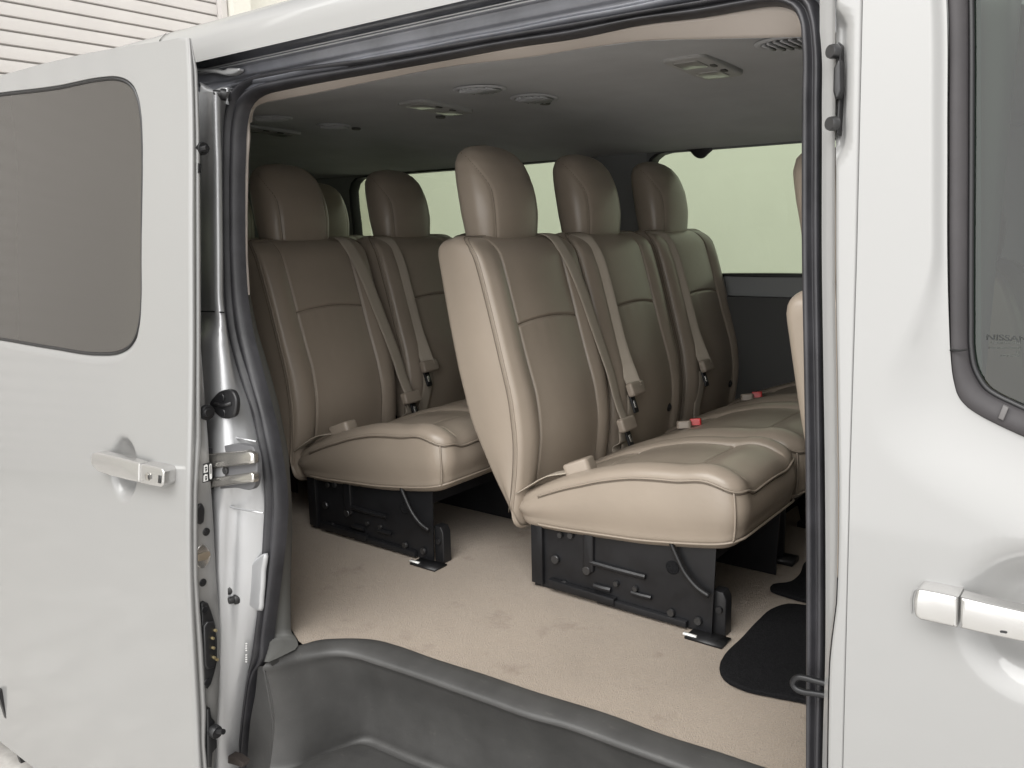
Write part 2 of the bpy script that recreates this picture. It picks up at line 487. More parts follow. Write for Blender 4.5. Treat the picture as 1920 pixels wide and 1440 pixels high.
# ---- rubber door seal round the opening
o_px = [(452, 1475), (452, 1440), (456, 1370), (464, 1305), (468, 1275), (471, 1254), (474, 1236), (481, 1190), (492, 1100), (497, 1000), (500, 940), (493, 850), (483, 800), (473, 760), (450, 700), (427, 620), (421, 560), (419, 480), (418, 400),
        (418, 300), (422, 220), (430, 185), (446, 160), (470, 145), (500, 136), (560, 126), (700, 107), (840, 83), (957, 63), (1080, 42), (1200, 21), (1320, 0), (1400, -14), (1460, -22), (1500, -17), (1523, 0), (1533, 30), (1541, 90), (1542, 200), (1542, 480),
        (1545, 700), (1548, 900), (1549, 1100), (1548, 1250), (1545, 1340), (1542, 1475)]
i_px = [(464, 1475), (466, 1440), (472, 1370), (481, 1300), (486, 1270), (494, 1250), (506, 1238), (512, 1190), (524, 1100), (535, 1000), (538, 940), (527, 850), (518, 800), (508, 760), (492, 700), (472, 620), (463, 560), (458, 480), (457, 400),
        (458, 300), (463, 225), (470, 200), (482, 186), (500, 176), (530, 169), (573, 160), (700, 137), (840, 112), (957, 90), (1080, 72), (1200, 47), (1333, 30), (1400, 18), (1440, 12), (1468, 13), (1490, 22), (1502, 40), (1507, 80), (1507, 200), (1507, 480),
        (1511, 700), (1514, 900), (1515, 1100), (1515, 1250), (1515, 1340), (1515, 1475)]
NS = 260
oo = resample([np.append(p, 0) for p in np.array(o_px, float)], NS)[:, :2]
# pair the inner edge with the outer one station by station
def pair(o_pts, i_pts, n):
    o3, i3 = np.array(o_pts, float), np.array(i_pts, float)
    def dens(P):
        out = []
        m = len(P)
        for i in range(m-1):
            for j in range(10):
                t = j/10
                p0 = P[i-1] if i else 2*P[0]-P[1]; p3 = P[i+2] if i+2 < m else 2*P[-1]-P[-2]
                p1, p2 = P[i], P[i+1]
                d1 = np.linalg.norm(p2-p1)+1e-9; d0 = np.linalg.norm(p1-p0)+1e-9; d2 = np.linalg.norm(p3-p2)+1e-9
                t1 = ((p1-p0)/d0*d1+(p2-p1)/d1*d0)/(d0+d1)*d1; t2 = ((p2-p1)/d1*d2+(p3-p2)/d2*d1)/(d1+d2)*d1
                out.append((2*t**3-3*t**2+1)*p1+(t**3-2*t**2+t)*t1+(-2*t**3+3*t**2)*p2+(t**3-t**2)*t2)
        out.append(P[-1]); return np.array(out)
    A, B = dens(o3), dens(i3)
    mid = (A+B)/2
    s = np.concatenate([[0], np.cumsum(np.linalg.norm(np.diff(mid, axis=0), axis=1))])
    u = np.linspace(0, s[-1], n)
    return [np.stack([np.interp(u, s, Q[:, k]) for k in range(2)], 1) for Q in (A, B)]
so, si = pair(o_px, i_px, NS)
SO = np.array([side(.060, *p) for p in so]); SI = np.array([side(.078, *p) for p in si])
sec = [(0, .030), (0, .004), (.05, -.006), (.12, -.012), (.22, -.0145), (.32, -.0125), (.40, -.007), (.45, -.0045), (.50, -.006), (.58, -.0135), (.68, -.019), (.78, -.020), (.88, -.016), (.95, -.008), (1.0, .004)]
seal_rings = []
for k in range(NS):
    O, I = SO[k], SI[k]
    seal_rings.append([O*(1-u)+I*u + np.array([0, h, 0]) for u, h in sec])
loft('door_seal', seal_rings, RUBBER, van)

# ---- rear pillar jamb (silver) between the parked door and the seal
ys_ = np.linspace(172, 1475, 100)
crease = np.interp(ys_, [120, 200, 300, 480, 560, 640, 700, 760, 820, 870, 900, 950, 1050, 1150, 1250, 1350, 1475],
                        [408, 408, 412, 414, 414, 424, 432, 438, 444, 452, 446, 430, 424, 424, 423, 421, 420])
crease2 = np.interp(ys_, [120, 300, 480, 560, 600, 660, 1475], [388, 390, 392, 394, 396, 360, 350])
so_at = lambda y: float(np.interp(y, so[:NS//2][::-1, 1], so[:NS//2][::-1, 0]))
# left leg of the seal only (stations run upward)
leg = so[:110]; leg = leg[np.argsort(leg[:, 1])]
ox = np.interp(ys_, leg[:, 1], leg[:, 0])
rings = []
for y, c1, c2, xo in zip(ys_, crease, crease2, ox):
    a = side(.045, min(c2, 372) - 40, y)
    b0 = side(.034, c2-9, y); b = side(.010, c2 + 4, y)
    c = side(.006, min(c1, xo-3) - 4, y); d = side(.012, min(c1, xo-3) + 1, y)
    e = side(.030, min(c1, xo-3) * .55 + xo * .45, y); g = side(.064, xo + 2, y)
    if y > 620:
        a, b0, b = side(.03, 330, y), side(.018, 350, y), side(.010, 370, y)
    rings.append(resample([a, b0, b, c, d, e, g], 28, smooth=True))
loft('rear_door_pillar', rings, SILVER, van)
def on_pillar(pts, c=.004): return S(c, pts)
# raised pad low on the pillar, seams, small holes
pad_px = resample([(452, 1082, 0), (466, 1062, 0), (481, 1045, 0), (494, 1038, 0), (493, 1075, 0), (490, 1120, 0), (485, 1148, 0), (472, 1142, 0), (459, 1130, 0), (451, 1108, 0)], 40, closed=True)[:, :2]
prism('pillar_pad', S(.043, pad_px), (0, -.008, 0), SILVER, van, bev=.0075)
tube('panel_seam', S(.007, [(374, 584), (400, 584), (420, 586)]), .0016, GAP, van)
tube('panel_seam', S(.012, [(404, 950), (424, 947), (440, 953), (470, 958), (494, 962)]), .0022, SILVER, van)
tube('panel_seam', S(.010, [(396, 825), (420, 819), (446, 821), (480, 828)]), .0022, SILVER, van)
# black rubber bracket with two screws
br = resample([(392, 756, 0), (400, 744, 0), (408, 736, 0), (420, 731, 0), (434, 733, 0), (441, 745, 0), (442, 765, 0), (438, 780, 0), (424, 786, 0), (412, 783, 0), (402, 774, 0), (394, 764, 0)], 36, closed=True)[:, :2]
bro = prism('latch_bracket', S(-.016, br), (0, -.010, 0), BLACK, van, bev=.004)
for p in ((418, 745), (420, 774)): MB().disc(side(-.0155, *p), (0, -1, 0), .0085, .004).build('bracket_screw', STEELB, bro)
tube('bracket_rib', S(-.0165, [(403, 757), (418, 761), (434, 756)]), .004, BLACK, bro)
# end of the middle sliding rail: two bright bars with a roller between
rr = MB()
rr.prism(resample(S(-.024, [(340, 858), (398, 851), (440, 847), (464, 845), (472, 852), (474, 866), (473, 872), (440, 875), (398, 880), (340, 886)]), 60, closed=True, smooth=False), (0, -.014, 0), .007)
rr.prism(resample(S(-.024, [(340, 905), (399, 896), (440, 891), (473, 886), (475, 905), (440, 909), (400, 915), (340, 924)]), 60, closed=True, smooth=False), (0, -.014, 0), .004)
rail = rr.build('sliding_rail', CHROME, van)
MB().prism(S(-.004, [(340, 880), (400, 876), (457, 873), (456, 884), (400, 893), (340, 902)]), (0, -.01, 0), .002).build('rail_back', CHROME, rail)
rl = MB(); rl.disc(side(-.005, 425, 882), (0, -1, 0), .013, .008); rl.disc(side(-.012, 425, 882), (0, -1, 0), .008, .006); rl.build('roller', BOLT, rail)
prism('rail_pocket', resample(S(-.012, [(340, 848), (398, 840), (460, 835), (476, 841), (480, 855), (480, 900), (477, 912), (440, 915), (400, 918), (340, 926)]), 60, closed=True), (0, -.012, 0), mat('dark_rail_recess', (.10, .10, .105), .5), van, bev=.002)
# small fasteners and bumpers on the pillar
def stud(name, c, px, py, r, h, m=BLACK, axis=(0.25, -1, 0), parent=van):
    b = MB(); b.disc(side(c, px, py), axis, r*1.5, h*.45); p = side(c, px, py)
    a = np.array(axis)/np.linalg.norm(axis)
    b.disc(p + a*h*.4, axis, r, h*.6); return b.build(name, m, parent)
stud('rubber_stop', .03, 424, 178, .008, .026, axis=(-.6, -1, .1))
stud('rubber_stop', .03, 438, 1104, .009, .03, axis=(-.5, -1, 0.05)); stud('rubber_stop', .03, 446, 1122, .008, .02, axis=(-.3, -1, 0))
prism('rubber_gusset', resample(S(.050, [(418, 176), (424, 168), (432, 168), (434, 178), (430, 190), (422, 186)]), 24, closed=True), (0, -.01, 0), BLACK, van, bev=.003)
# upper roller arm reaching from the door into the channel
ua = MB()
ua.prism(resample(S(.03, [(368, 127), (400, 128), (418, 131), (428, 126), (449, 128), (447, 134), (436, 140), (420, 141), (405, 137), (369, 133)]), 50, closed=True, smooth=False), (0, -.012, 0), .003)
ua.build('upper_roller_arm', SILVER, van)
MB().prism(S(.06, [(374, 140), (425, 146), (420, 160), (402, 163), (385, 158), (374, 148)]), (0, -.01, 0), .004).build('arm_cover', BLACK, van)
prism('pillar_cap', resample(S(.045, [(373, 152), (383, 162), (398, 168), (414, 162), (424, 163), (424, 196), (408, 194), (395, 200), (373, 184)]), 40, closed=True, smooth=False), (0, -.02, 0), SILVER, van, bev=.006)
loft('channel_end', lerp_rings(resample(S(.050, [(362, 96), (400, 106), (440, 118), (480, 128)]), 20), resample(S(.062, [(366, 196), (395, 186), (430, 176), (500, 160)]), 20), np.linspace(0, 1, 8)), RAILP, van)
# dirt line and bracket at the foot of the pillar
MB().prism(S(.02, [(404, 1418), (412, 1412), (440, 1421), (455, 1432), (452, 1440), (430, 1433), (408, 1432)]), (0, -.02, 0), .004).build('sill_clip', mat('grimy_clip', (.05, .04, .035), .7), van)
# faint stamped figures
lt = MB()
for k, y in enumerate(np.linspace(1206, 1240, 9)):
    if k != 4: lt.prism(S(.0385, [(460-k*.0, y), (462.2, y+.2), (462.2, y+2.2), (460, y+2)]), (0, -.002, 0))
lt.build('stamped_figures', WHITE, van, smooth=False)

# ---- front pillar (B-pillar) strips between seal and front door
yy = np.linspace(-40, 1500, 110)
lip = np.interp(yy, [-40, 0, 300, 480, 600, 700, 850, 900, 1000, 1080, 1130, 1200, 1240, 1270, 1300, 1440, 1500],
                    [1568, 1568, 1567, 1567, 1568, 1570, 1572, 1573, 1572.5, 1571, 1569, 1560, 1556, 1555, 1554, 1552, 1551.5])
seam = np.interp(yy, [-40, 0, 480, 900, 960, 1440, 1500], [1619, 1618, 1607, 1594, 1593, 1581, 1579.5])
leg = so[150:]; leg = leg[np.argsort(leg[:, 1])]
ox2 = np.interp(yy, leg[:, 1], leg[:, 0]); ox2 = np.where(yy < 60, np.maximum(ox2, 1538), ox2)
rings = []
for y, l, s_, o_ in zip(yy, lip, seam, ox2):
    g = side(.026, o_ - 1, y); f_ = side(.021, o_ + (l-o_)*.3, y); e = side(.015, o_ + (l-o_)*.8, y)
    d = side(.010, l - 1.5, y)
    rings.append(resample([g, f_, e, d], 14))
loft('front_door_pillar_jamb', rings, PAINT, van)
rings = []
for y, l, s_ in zip(yy, lip, seam):
    w = np.clip((y-10)/40, 0, 1)*np.clip((312-y)/50, 0, 1)       # sunken striker pocket
    w = w*w*(3-2*w)
    x1 = l + (s_-l)*(.04+.34*w)
    d = side(.010, l, y); d2 = side(.004*(1-w)+.020*w, l+.8, y)
    e = side(.0005+.020*w, x1, y); e2 = side(.0005, x1+5, y); f_ = side(0, l+(s_-l)*.8, y); g = side(.001, s_-.6, y); h = side(.012, s_, y)
    rings.append([d, d2, e, e2, f_, g, h])
loft('front_door_pillar', rings, PAINT, van)
loft('door_gap', [[side(.008, s_-1.2, y), side(.008, s_+6, y)] for y, s_ in zip(yy, seam)], GAP, van)
st = MB()
st.prism(resample(S(.006, [(1571, 78), (1576, 80), (1577, 120), (1576, 180), (1572, 254), (1567, 253), (1570, 200), (1571, 130)]), 40, closed=True, smooth=False), (0, -.014, 0), .002)
st.prism(resample(S(-.006, [(1562, 128), (1570, 112), (1576, 112), (1577, 170), (1572, 184), (1565, 186), (1561, 172)]), 30, closed=True, smooth=False), (0, -.014, 0), .003)
so_ = st.build('striker_plate', BLACK, van)
for p in ((1568, 97), (1566.5, 232)): MB().disc(side(.004, *p), (-.6, -1, 0), .0085, .010).build('striker_bolt', BOLT, so_)
# loop striker low on the pillar
lp = S(.03, [(1550, 1282), (1530, 1277), (1508, 1271), (1497, 1270), (1489, 1275), (1487, 1283), (1492, 1291), (1502, 1296), (1525, 1300), (1550, 1304)])
lp = resample(lp, 40)
lo = tube('striker_loop', lp, .0042, STEELB, van, n=10)
prism('striker_base', S(.028, [(1547, 1276), (1552, 1277), (1553, 1312), (1548, 1310)]), (0, -.01, 0), BLACK, lo, bev=.001)

# ---- front door
WIN_O = [(1774, -60), (1778, 0), (1780, 250), (1780, 480), (1782, 600), (1784, 660), (1789, 710), (1799, 744), (1814, 762), (1834, 776), (1870, 795), (1920, 818), (1975, 841)]
WIN_I = [(1814, -60), (1815.5, 0), (1816, 250), (1815, 480), (1815, 600), (1816, 657), (1822, 688), (1830, 707), (1841, 723), (1850, 733), (1862, 741), (1896, 758), (1920, 769), (1975, 792)]
NW = 120
WO, WI = pair(WIN_O, WIN_O[:0] or [(1814, -60), (1815.5, 0), (1816, 250), (1815, 480), (1815, 600), (1816, 657), (1822, 690), (1832, 711), (1846, 730), (1862, 741), (1892, 756), (1932, 774), (1985, 796)], NW)
def extend(P3d, dx):       # carry the last (horizontal) edge on along the van
    return np.vstack([P3d, [P3d[-1] + np.array([dx*t, 0, 0]) for t in (.25, .5, .75, 1.0)]])
def extend_up(P3d, dz):
    return np.vstack([[P3(P3d[0][0]-.03, P3d[0][1]-yb(P3d[0][2]), P3d[0][2]+dz)], P3d])
W3 = np.array([side(.022, *p) for p in WO])
zl = W3[-1][2]
fd = empty('front_door', (0, 0, 0)); fd.parent = van; ORG[fd.name] = ORG[van.name]
fd.location = (0, 0, 0)
seamP = resample([np.append(p, 0) for p in zip(np.interp(np.linspace(-60, 1500, 60), yy, seam), np.linspace(-60, 1500, 60))], 60)[:, :2]
S3 = np.array([side(0, *p) for p in seamP])
# outer border: down the seam, round a corner, along the bottom edge
bot = S3[-1]
border = list(S3) + [P3(bot[0]+.01, 0, .42), P3(bot[0]+.05, 0, .36), P3(bot[0]+.15, 0, .34), P3(.5, 0, .34), P3(1.15, 0, .34)]
nW = NW + 30
winp = list(W3) + [P3(W3[-1][0]+d, .022, zl - d*.05) for d in np.linspace(.05, 1.2, 12)]
# station pairing: window path index <-> border by hand-placed anchors
def reparam(path, anchors_s, n):
    P = np.array(path); s = np.concatenate([[0], np.cumsum(np.linalg.norm(np.diff(P, axis=0), axis=1))]); s /= s[-1]
    u = np.interp(np.linspace(0, 1, n), np.linspace(0, 1, len(anchors_s)), anchors_s)
    return np.stack([np.interp(u, s, P[:, k]) for k in range(3)], 1)
def frac_near(path, pt):
    P = np.array(path); s = np.concatenate([[0], np.cumsum(np.linalg.norm(np.diff(P, axis=0), axis=1))]); s /= s[-1]
    return s[np.argmin(np.linalg.norm(P-np.array(pt), axis=1))]
cW = frac_near(winp, side(.022, 1810, 756)); cB = frac_near(border, P3(bot[0]+.05, 0, .36))
A = reparam(winp, [0, cW, 1], 280); B = reparam(border, [0, cB, 1], 280)
def bowl(p, c0, rx, rz, depth):
    q = ((p[0]-c0[0])/rx)**2 + ((p[2]-c0[2])/rz)**2
    if q >= 1: return 0.0
    t = min(1, (1-math.sqrt(q))/.75); return depth*t*t*(3-2*t)
fh_c = side(0, 1945, 1172)
_wp = np.array(winp)[:, [0, 2]]; _wa, _wd = _wp[:-1], np.diff(_wp, axis=0)
def seg_dist(p):
    q = np.array([p[0], p[2]]) - _wa
    t = np.clip((q*_wd).sum(1)/((_wd*_wd).sum(1)+1e-12), 0, 1)
    return float(np.min(np.linalg.norm(q-_wd*t[:, None], axis=1)))
rings = []
ts = np.concatenate([np.linspace(0, .12, 22), np.linspace(.125, .6, 110), np.linspace(.61, 1, 40)])
for t in ts:
    R_ = A*(1-t) + B*t
    ring = []
    for a, b, p in zip(A, B, R_):
        d = seg_dist(p)
        total = np.linalg.norm((b-a)[[0, 2]])
        zz = p[2]
        # shoulder: sinks towards the window over the last 7 cm (4 cm beside the seam)
        m_ = float(np.clip((1.52-zz)/.24, 0, 1)); m_ = m_*m_*(3-2*m_)
        q1 = float(np.clip(1 - d/(.017+.085*m_), 0, 1))
        c = (.010+.010*m_)*q1*q1*(3-2*q1)
        c = c + bowl(p, fh_c, .085, .092, .032)
        ring.append(np.array([p[0], yb(zz)+c, zz]))
    rings.append(ring)
skin = loft('door_skin', rings, PAINT, fd)
# thin return at the seam so the door edge reads
loft('door_edge', [[p for p in B[:int(280*.62)]], [p + np.array([.004, .014, 0]) for p in B[:int(280*.62)]]], PAINT, fd)
# window rubber: bevelled frame
WI3 = np.array([side(.026, *p) for p in WI]); 
def wider(P): return np.vstack([P, [P[-1]+np.array([d, 0, -d*.05]) for d in np.linspace(.05, 1.2, 12)]])
OA, IA = wider(W3), wider(WI3)
secw = [(0, .006), (.01, -.004), (.10, -.0075), (.5, -.0065), (.88, -.0045), (.96, 0.000), (1.0, .012)]
loft('window_seal', [[o*(1-u)+i*u+np.array([0, h, 0]) for u, h in secw] for o, i in zip(OA, IA)], RUBBERG, fd)
tube('seal_joint', [OA[0]*0+side(.0125, 1781+0, 656), side(.0125, 1798, 657.5), side(.0125, 1814, 655)], .0012, GAP, fd)
prism('seal_clip', S(.012, [(1871, 784), (1881, 789), (1891, 765), (1881, 760)]), (0, -.006, 0), mat('grey_clip', (.11, .105, .105), .5), fd, bev=.001)
tube('glass_run', [p + np.array([.002, .004, 0]) for p in IA], .0035, BLACK, fd)
# glass
gz = [np.array([p[0], yb(p[2])+.036, p[2]]) for p in IA]
top = [P3(1.15, .036, 1.9)]
cen = P3(.45, .036, 1.62)
gv = gz + top; fan = [(i, i+1, len(gv)) for i in range(len(gv)-1)] + [(len(gv)-1, 0, len(gv))]
mk('window_glass', gv + [cen], fan, GLASSDOOR, fd)
# printed marks on the glass: the maker's word and four illegible small lines
def text_mesh(name, body, size, m, parent, origin, xdir, zdir, extrude=.0002, align='CENTER', sx=1.0):
    cu = bpy.data.curves.new(name, 'FONT'); cu.body = body; cu.size = size; cu.extrude = extrude; cu.align_x = align
    cu.offset = size*.012
    tmp = bpy.data.objects.new(name, cu); COL.objects.link(tmp)
    dg = bpy.context.evaluated_depsgraph_get(); dg.update()
    me = bpy.data.meshes.new_from_object(tmp.evaluated_get(dg))
    bpy.data.objects.remove(tmp)
    x = np.array(xdir, float); x /= np.linalg.norm(x); z = np.array(zdir, float); z -= (z@x)*x; z /= np.linalg.norm(z)
    n = np.cross(x, z)
    T = Matrix([[x[0]*sx, z[0], n[0], origin[0]], [x[1]*sx, z[1], n[1], origin[1]], [x[2]*sx, z[2], n[2], origin[2]], [0, 0, 0, 1]])
    me.transform(T)
    return link(name, me, m, parent, smooth=False)
INK = mat('dark_glass_print', (.012, .014, .013), .6)
tz = P3(0, 0, 1.5) - P3(0, 0, 1.4)
o1 = side(.0345, 1887, 639)
text_mesh('glass_marking', 'NISSAN', .0092, INK, fd, o1, (1, 0, 0), tz, .0001, sx=1.35)
ml = MB(); rnd = random.Random(3)
for (x0, x1, y) in ((1857, 1913, 642.5), (1853, 1914, 652.5), (1904, 1912, 661), (1876, 1912, 667)):
    x = x0
    while x < x1:
        w = rnd.uniform(1.2, 2.6)
        ml.prism(S(.0342, [(x, y-2.0+rnd.uniform(-.4, .4)), (x+w, y-2.0), (x+w, y+1.6), (x, y+1.6+rnd.uniform(-.4, .4))]), (0, -.0002, 0)); x += w+rnd.uniform(.7, 2.2)
ml.build('glass_small_print', mat('faint_glass_print', (.05, .055, .05), .6), fd, smooth=False)
# handle
hd = MB()
hd.prism(resample(S(-.030, [(1713, 1148), (1712, 1125), (1716, 1110), (1723, 1105), (1760, 1112), (1797, 1120), (1795, 1179), (1760, 1171), (1724, 1163), (1716, 1157)]), 60, closed=True, smooth=False), (0, -.034, 0), .0042)
hfix = hd.build('handle_end', CHROMEH, fd)
grip = resample(S(-.034, [(1801, 1120), (1850, 1132), (1920, 1148), (2010, 1168), (2060, 1182), (2064, 1200), (2058, 1232), (2000, 1226), (1920, 1206), (1850, 1191), (1799, 1179)]), 90, closed=True, smooth=False)
handle = prism('handle', grip, (0, -.022, 0), CHROMEH, fd, bev=.0042)
prism('handle_mount', S(-.004, [(2020, 1170), (2070, 1182), (2066, 1236), (2015, 1230)]), (0, -.03, 0), CHROMEH, handle, bev=.003)
prism('grip_slot', resample(S(-.0345, [(1875, 1183), (1882, 1182.5), (1889, 1185), (1888, 1187.5), (1881, 1187), (1875, 1185.5)]), 20, closed=True), (0, -.001, 0), BLACK, handle)
loft('handle_gasket', [S(-.0005, [(1708, 1150), (1707, 1124), (1711, 1107), (1722, 1100), (1800, 1115), (1850, 1126)]), S(-.0015, [(1711, 1150), (1710, 1124), (1714, 1108), (1723, 1103), (1800, 1117), (1850, 1128)])], mat('grey_gasket', (.25, .25, .25), .6), fd)
# door inner panel and pillar trim seen through the glass
mk('inner_panel', [P3(-.30, .12, 1.335), P3(1.1, .12, 1.31), P3(1.1, .10, .4), P3(-.30, .10, .4)], [(0, 1, 2, 3)], GREYTRIM, fd, smooth=False)
loft('pillar_trim', [[P3(-.28, .10, z), P3(-.20, .06, z), P3(-.165, .065, z), P3(-.16, .12, z)] for z in np.linspace(.5, 1.9, 20)], WALLTRIM, van)
# black painted frit band at the rear edge of the glass
loft('glass_edge_band', [[side(.0375, x, y), side(.0375, x+24, y)] for x, y in ((1815, -60), (1816, 250), (1815, 480), (1816, 650), (1820, 730), (1832, 800))], mat('grey_green_edge_trim', (.10, .125, .125), .6), van)

# ---- sliding door, parked open
sd = empty('sliding_door', (0, 0, 0)); sd.parent = van; ORG[sd.name] = ORG[van.name]
DC = -.085
GW = resample([np.append(p, 0) for p in np.array([(-60, 187), (0, 178), (120, 163), (200, 147.5), (226, 146), (245, 151), (258, 162), (267, 182), (273, 215), (276, 267), (276, 400), (275, 480), (273, 560), (268, 605), (259, 634), (244, 654), (222, 664), (190, 666), (100, 654), (0, 637), (-60, 628)], float)], 160)[:, :2]
g3 = np.array([side(DC+.004, *p) for p in GW])
g3 = np.vstack([[P3(-3.0, DC+.004, 1.90)], g3, [P3(-3.0, DC+.004, 1.29)]])
edge_px = [(353, 72), (357, 110), (357, 200), (357.5, 300), (358, 480), (358, 560), (356.5, 720), (357, 820), (353, 920), (351, 980), (352, 1080), (358, 1219), (368, 1335), (367, 1365), (365.5, 1395), (369, 1440), (374, 1500)]
XD = -1.529
ye = np.linspace(72, 1500, 100)
E3 = np.array([on(0, XD, float(np.interp(y, [p[1] for p in edge_px], [p[0] for p in edge_px])), y) for y in ye])
# smooth the edge a touch
for _ in range(2): E3[1:-1] = (E3[:-2]+2*E3[1:-1]+E3[2:])/4
_dz = np.linspace(.0, 2.0, 201); _dy = np.interp(_dz, E3[::-1, 2], E3[::-1, 1])
for _ in range(3): _dy = np.convolve(np.pad(_dy, 5, mode='edge'), np.ones(11)/11, 'valid')
_k = (_dz > .25) & (_dz < 1.95); _pd = np.polynomial.Polynomial.fit(_dz[_k], _dy[_k], 9); _dy[_k] = _pd(_dz[_k])
_dz2 = np.linspace(0, 2.0, 1601); _dy = np.interp(_dz2, _dz, _dy); _dz = _dz2
for _ in range(3): _dy = np.convolve(np.pad(_dy, 20, mode='edge'), np.ones(41)/41, 'valid')
def door_y(z): return float(np.interp(z, _dz, _dy))
E3[:, 1] = [door_y(z) for z in E3[:, 2]]
toppx = [(-80, 160), (0, 146), (90, 121), (180, 100), (250, 88), (327, 77), (345, 73)]
T3 = [side(DC, *p) for p in toppx]; T3 = [np.array([p[0], door_y(min(p[2], 1.93)), p[2]]) for p in T3]
zb_ = .11
bottom = [np.array([x, door_y(.2)+.01, zb_ + .0*x]) for x in (-1.56, -1.8, -2.2, -3.0)]
lowE = [np.array([XD-.004, door_y(.22), z]) for z in np.linspace(E3[-1][2]-.02, zb_+.02, 8)]
border = [np.array([-3.0, T3[0][1], 1.93])] + T3 + list(E3) + lowE + bottom
f1 = frac_near(border, E3[0]); f2 = frac_near(border, lowE[-1])
w1 = frac_near(g3, side(DC+.004, 258, 162)); w2 = frac_near(g3, side(DC+.004, 259, 634))
ND = 330
def seq(b):
    return b
def reparam_u(path, u):
    P = np.array(path); s = np.concatenate([[0], np.cumsum(np.linalg.norm(np.diff(P, axis=0), axis=1))]); s /= s[-1]
    return np.stack([np.interp(u, s, P[:, k]) for k in range(3)], 1)
ub = np.concatenate([np.linspace(0, f1, 90), np.linspace(f1, f2, 171)[1:], np.linspace(f2, 1, 241)[1:]])
uw = np.concatenate([np.linspace(0, w1, 90), np.linspace(w1, w2, 171)[1:], np.linspace(w2, 1, 241)[1:]])
A = reparam_u(g3, uw); B = reparam_u(border, ub)
sh_c = side(DC, 233, 878)
rings = []
for t in np.concatenate([np.linspace(0, .06, 8), np.linspace(.065, .45, 110), np.linspace(.46, 1, 70)]):
    ring = []
    for a, b in zip(A, B):
        p = a*(1-t)+b*t
        d = np.linalg.norm((p-a)[[0, 2]])
        c = .005*np.clip(1-d/.006, 0, 1)
        de = np.linalg.norm((p-b)[[0, 2]])
        y = door_y(p[2]) if 0.0 < p[2] < 1.95 else p[1]
        # the panel is gently crowned and rolls in at the front edge
        front = np.clip(1-(XD-p[0])/.012, 0, 1)
        c += .004*front**2 + bowl(p, sh_c, .062, .078, .044)
        ring.append(np.array([p[0], y + c, p[2]]))
    rings.append(ring)
skin2 = loft('door_skin', rings, PAINT, sd)
# window: dark rubber lip + privacy glass
sw = [p + np.array([0, -.001, 0]) for p in A]
cenw = np.array([-2.4, door_y(1.6)+.006, 1.6])
gl_ring = []
AA = [a for a in A]
cw = np.mean(A, 0)
def inset(P, d):
    P = np.array(P); Tn = np.gradient(P, axis=0); Tn[:, 1] = 0; Tn /= np.linalg.norm(Tn, axis=1)[:, None]+1e-9
    nrm = np.stack([Tn[:, 2], np.zeros(len(P)), -Tn[:, 0]], 1)
    s_ = np.sign(np.sum((np.array([-2.4, 0, 1.55])-P)[:, [0, 2]]*nrm[:, [0, 2]], axis=1).mean())
    return P + nrm*d*s_
A1 = inset(A, .007)
wr = loft('window_rubber', [[np.array([p[0], door_y(p[2])+.003, p[2]]) for p in A], [np.array([p[0], door_y(p[2])+.0005, p[2]]) for p in inset(A, .002)], [np.array([p[0], door_y(p[2])+.0015, p[2]]) for p in inset(A, .005)], [np.array([p[0], door_y(p[2])+.006, p[2]]) for p in A1]], BLACK, sd)
G0 = [np.array([p[0], door_y(p[2])+.004, p[2]]) for p in A1]
rings = []
for t in np.linspace(0, 1, 14):
    rings.append([np.array([g[0]*(1-t)+t*-2.6, 0, g[2]*(1-t)+t*1.57]) for g in G0])
rings = [[np.array([p[0], door_y(p[2])+.004, p[2]]) for p in r] for r in rings]
loft('window_glass', rings, PRIVACY, sd)
# rolled edge, bright lip and shut face
lip_px = ([72, 133, 250, 480, 720, 820, 920, 1080, 1219, 1335, 1395, 1440, 1500], [357, 370, 374, 376, 376, 377, 370, 370, 381, 387, 384.5, 389, 394])
shut_px = ([72, 133, 250, 480, 640, 720, 820, 980, 1080, 1190, 1260, 1350, 1440, 1500], [359, 372, 375, 377.5, 380, 386, 394, 404, 409, 417, 417, 411, 405, 402])
Lp = np.array([on(0, XD, float(np.interp(y, *lip_px)), y) for y in ye]); Sp = np.array([on(0, XD-.004, float(np.interp(y, *shut_px)), y) for y in ye])
rings = []
for e, l in zip(E3, Lp):
    d = l-e; 
    rings.append([e+np.array([-.002, 0, 0]), e+d*.04+np.array([.0015, 0, 0]), e+d*.12+np.array([.003, 0, 0]), e+d*.42+np.array([.003, 0, 0]), e+d*.50+np.array([-.003, 0, 0]), e+d*.58+np.array([-.003, 0, 0]), e+d*.64+np.array([.003, 0, 0]), e+d*.86+np.array([.003, 0, 0]), l+np.array([.001, 0, 0]), l+np.array([-.006, .001, 0])])
loft('door_flange', rings, PAINT, sd)
rings = []
for l, s_ in zip(Lp, Sp):
    rings.append([l+np.array([-.006, 0, 0]), l*.5+s_*.5+np.array([-.006, 0, 0]), s_+np.array([-.006, -.002, 0]), s_+np.array([-.010, .0015, 0]), s_+np.array([-.06, .003, 0])])
shut = loft('shut_face', rings, SHUT, sd, sharp=math.radians(50))
loft('inner_skin', [[s_+np.array([-.06, .003, 0]), s_+np.array([-1.4, .003, 0])] for s_ in Sp], GREYTRIM, sd)
XF = XD - .0085
def fit(name, outline, h, m, bev=.002, parent=sd, n=None):
    pts = PX(XF + h, outline)
    if n: pts = resample(pts, n, closed=True)
    return prism(name, pts, (h+.003, 0, 0), m, parent, bev=bev)
con = fit('connector_plate', [(378, 1132), (384, 1128), (391, 1131), (397, 1146), (405, 1172), (408, 1200), (408, 1240), (403, 1262), (396, 1284), (390, 1292), (384, 1290)], .010, BLACK, .003)
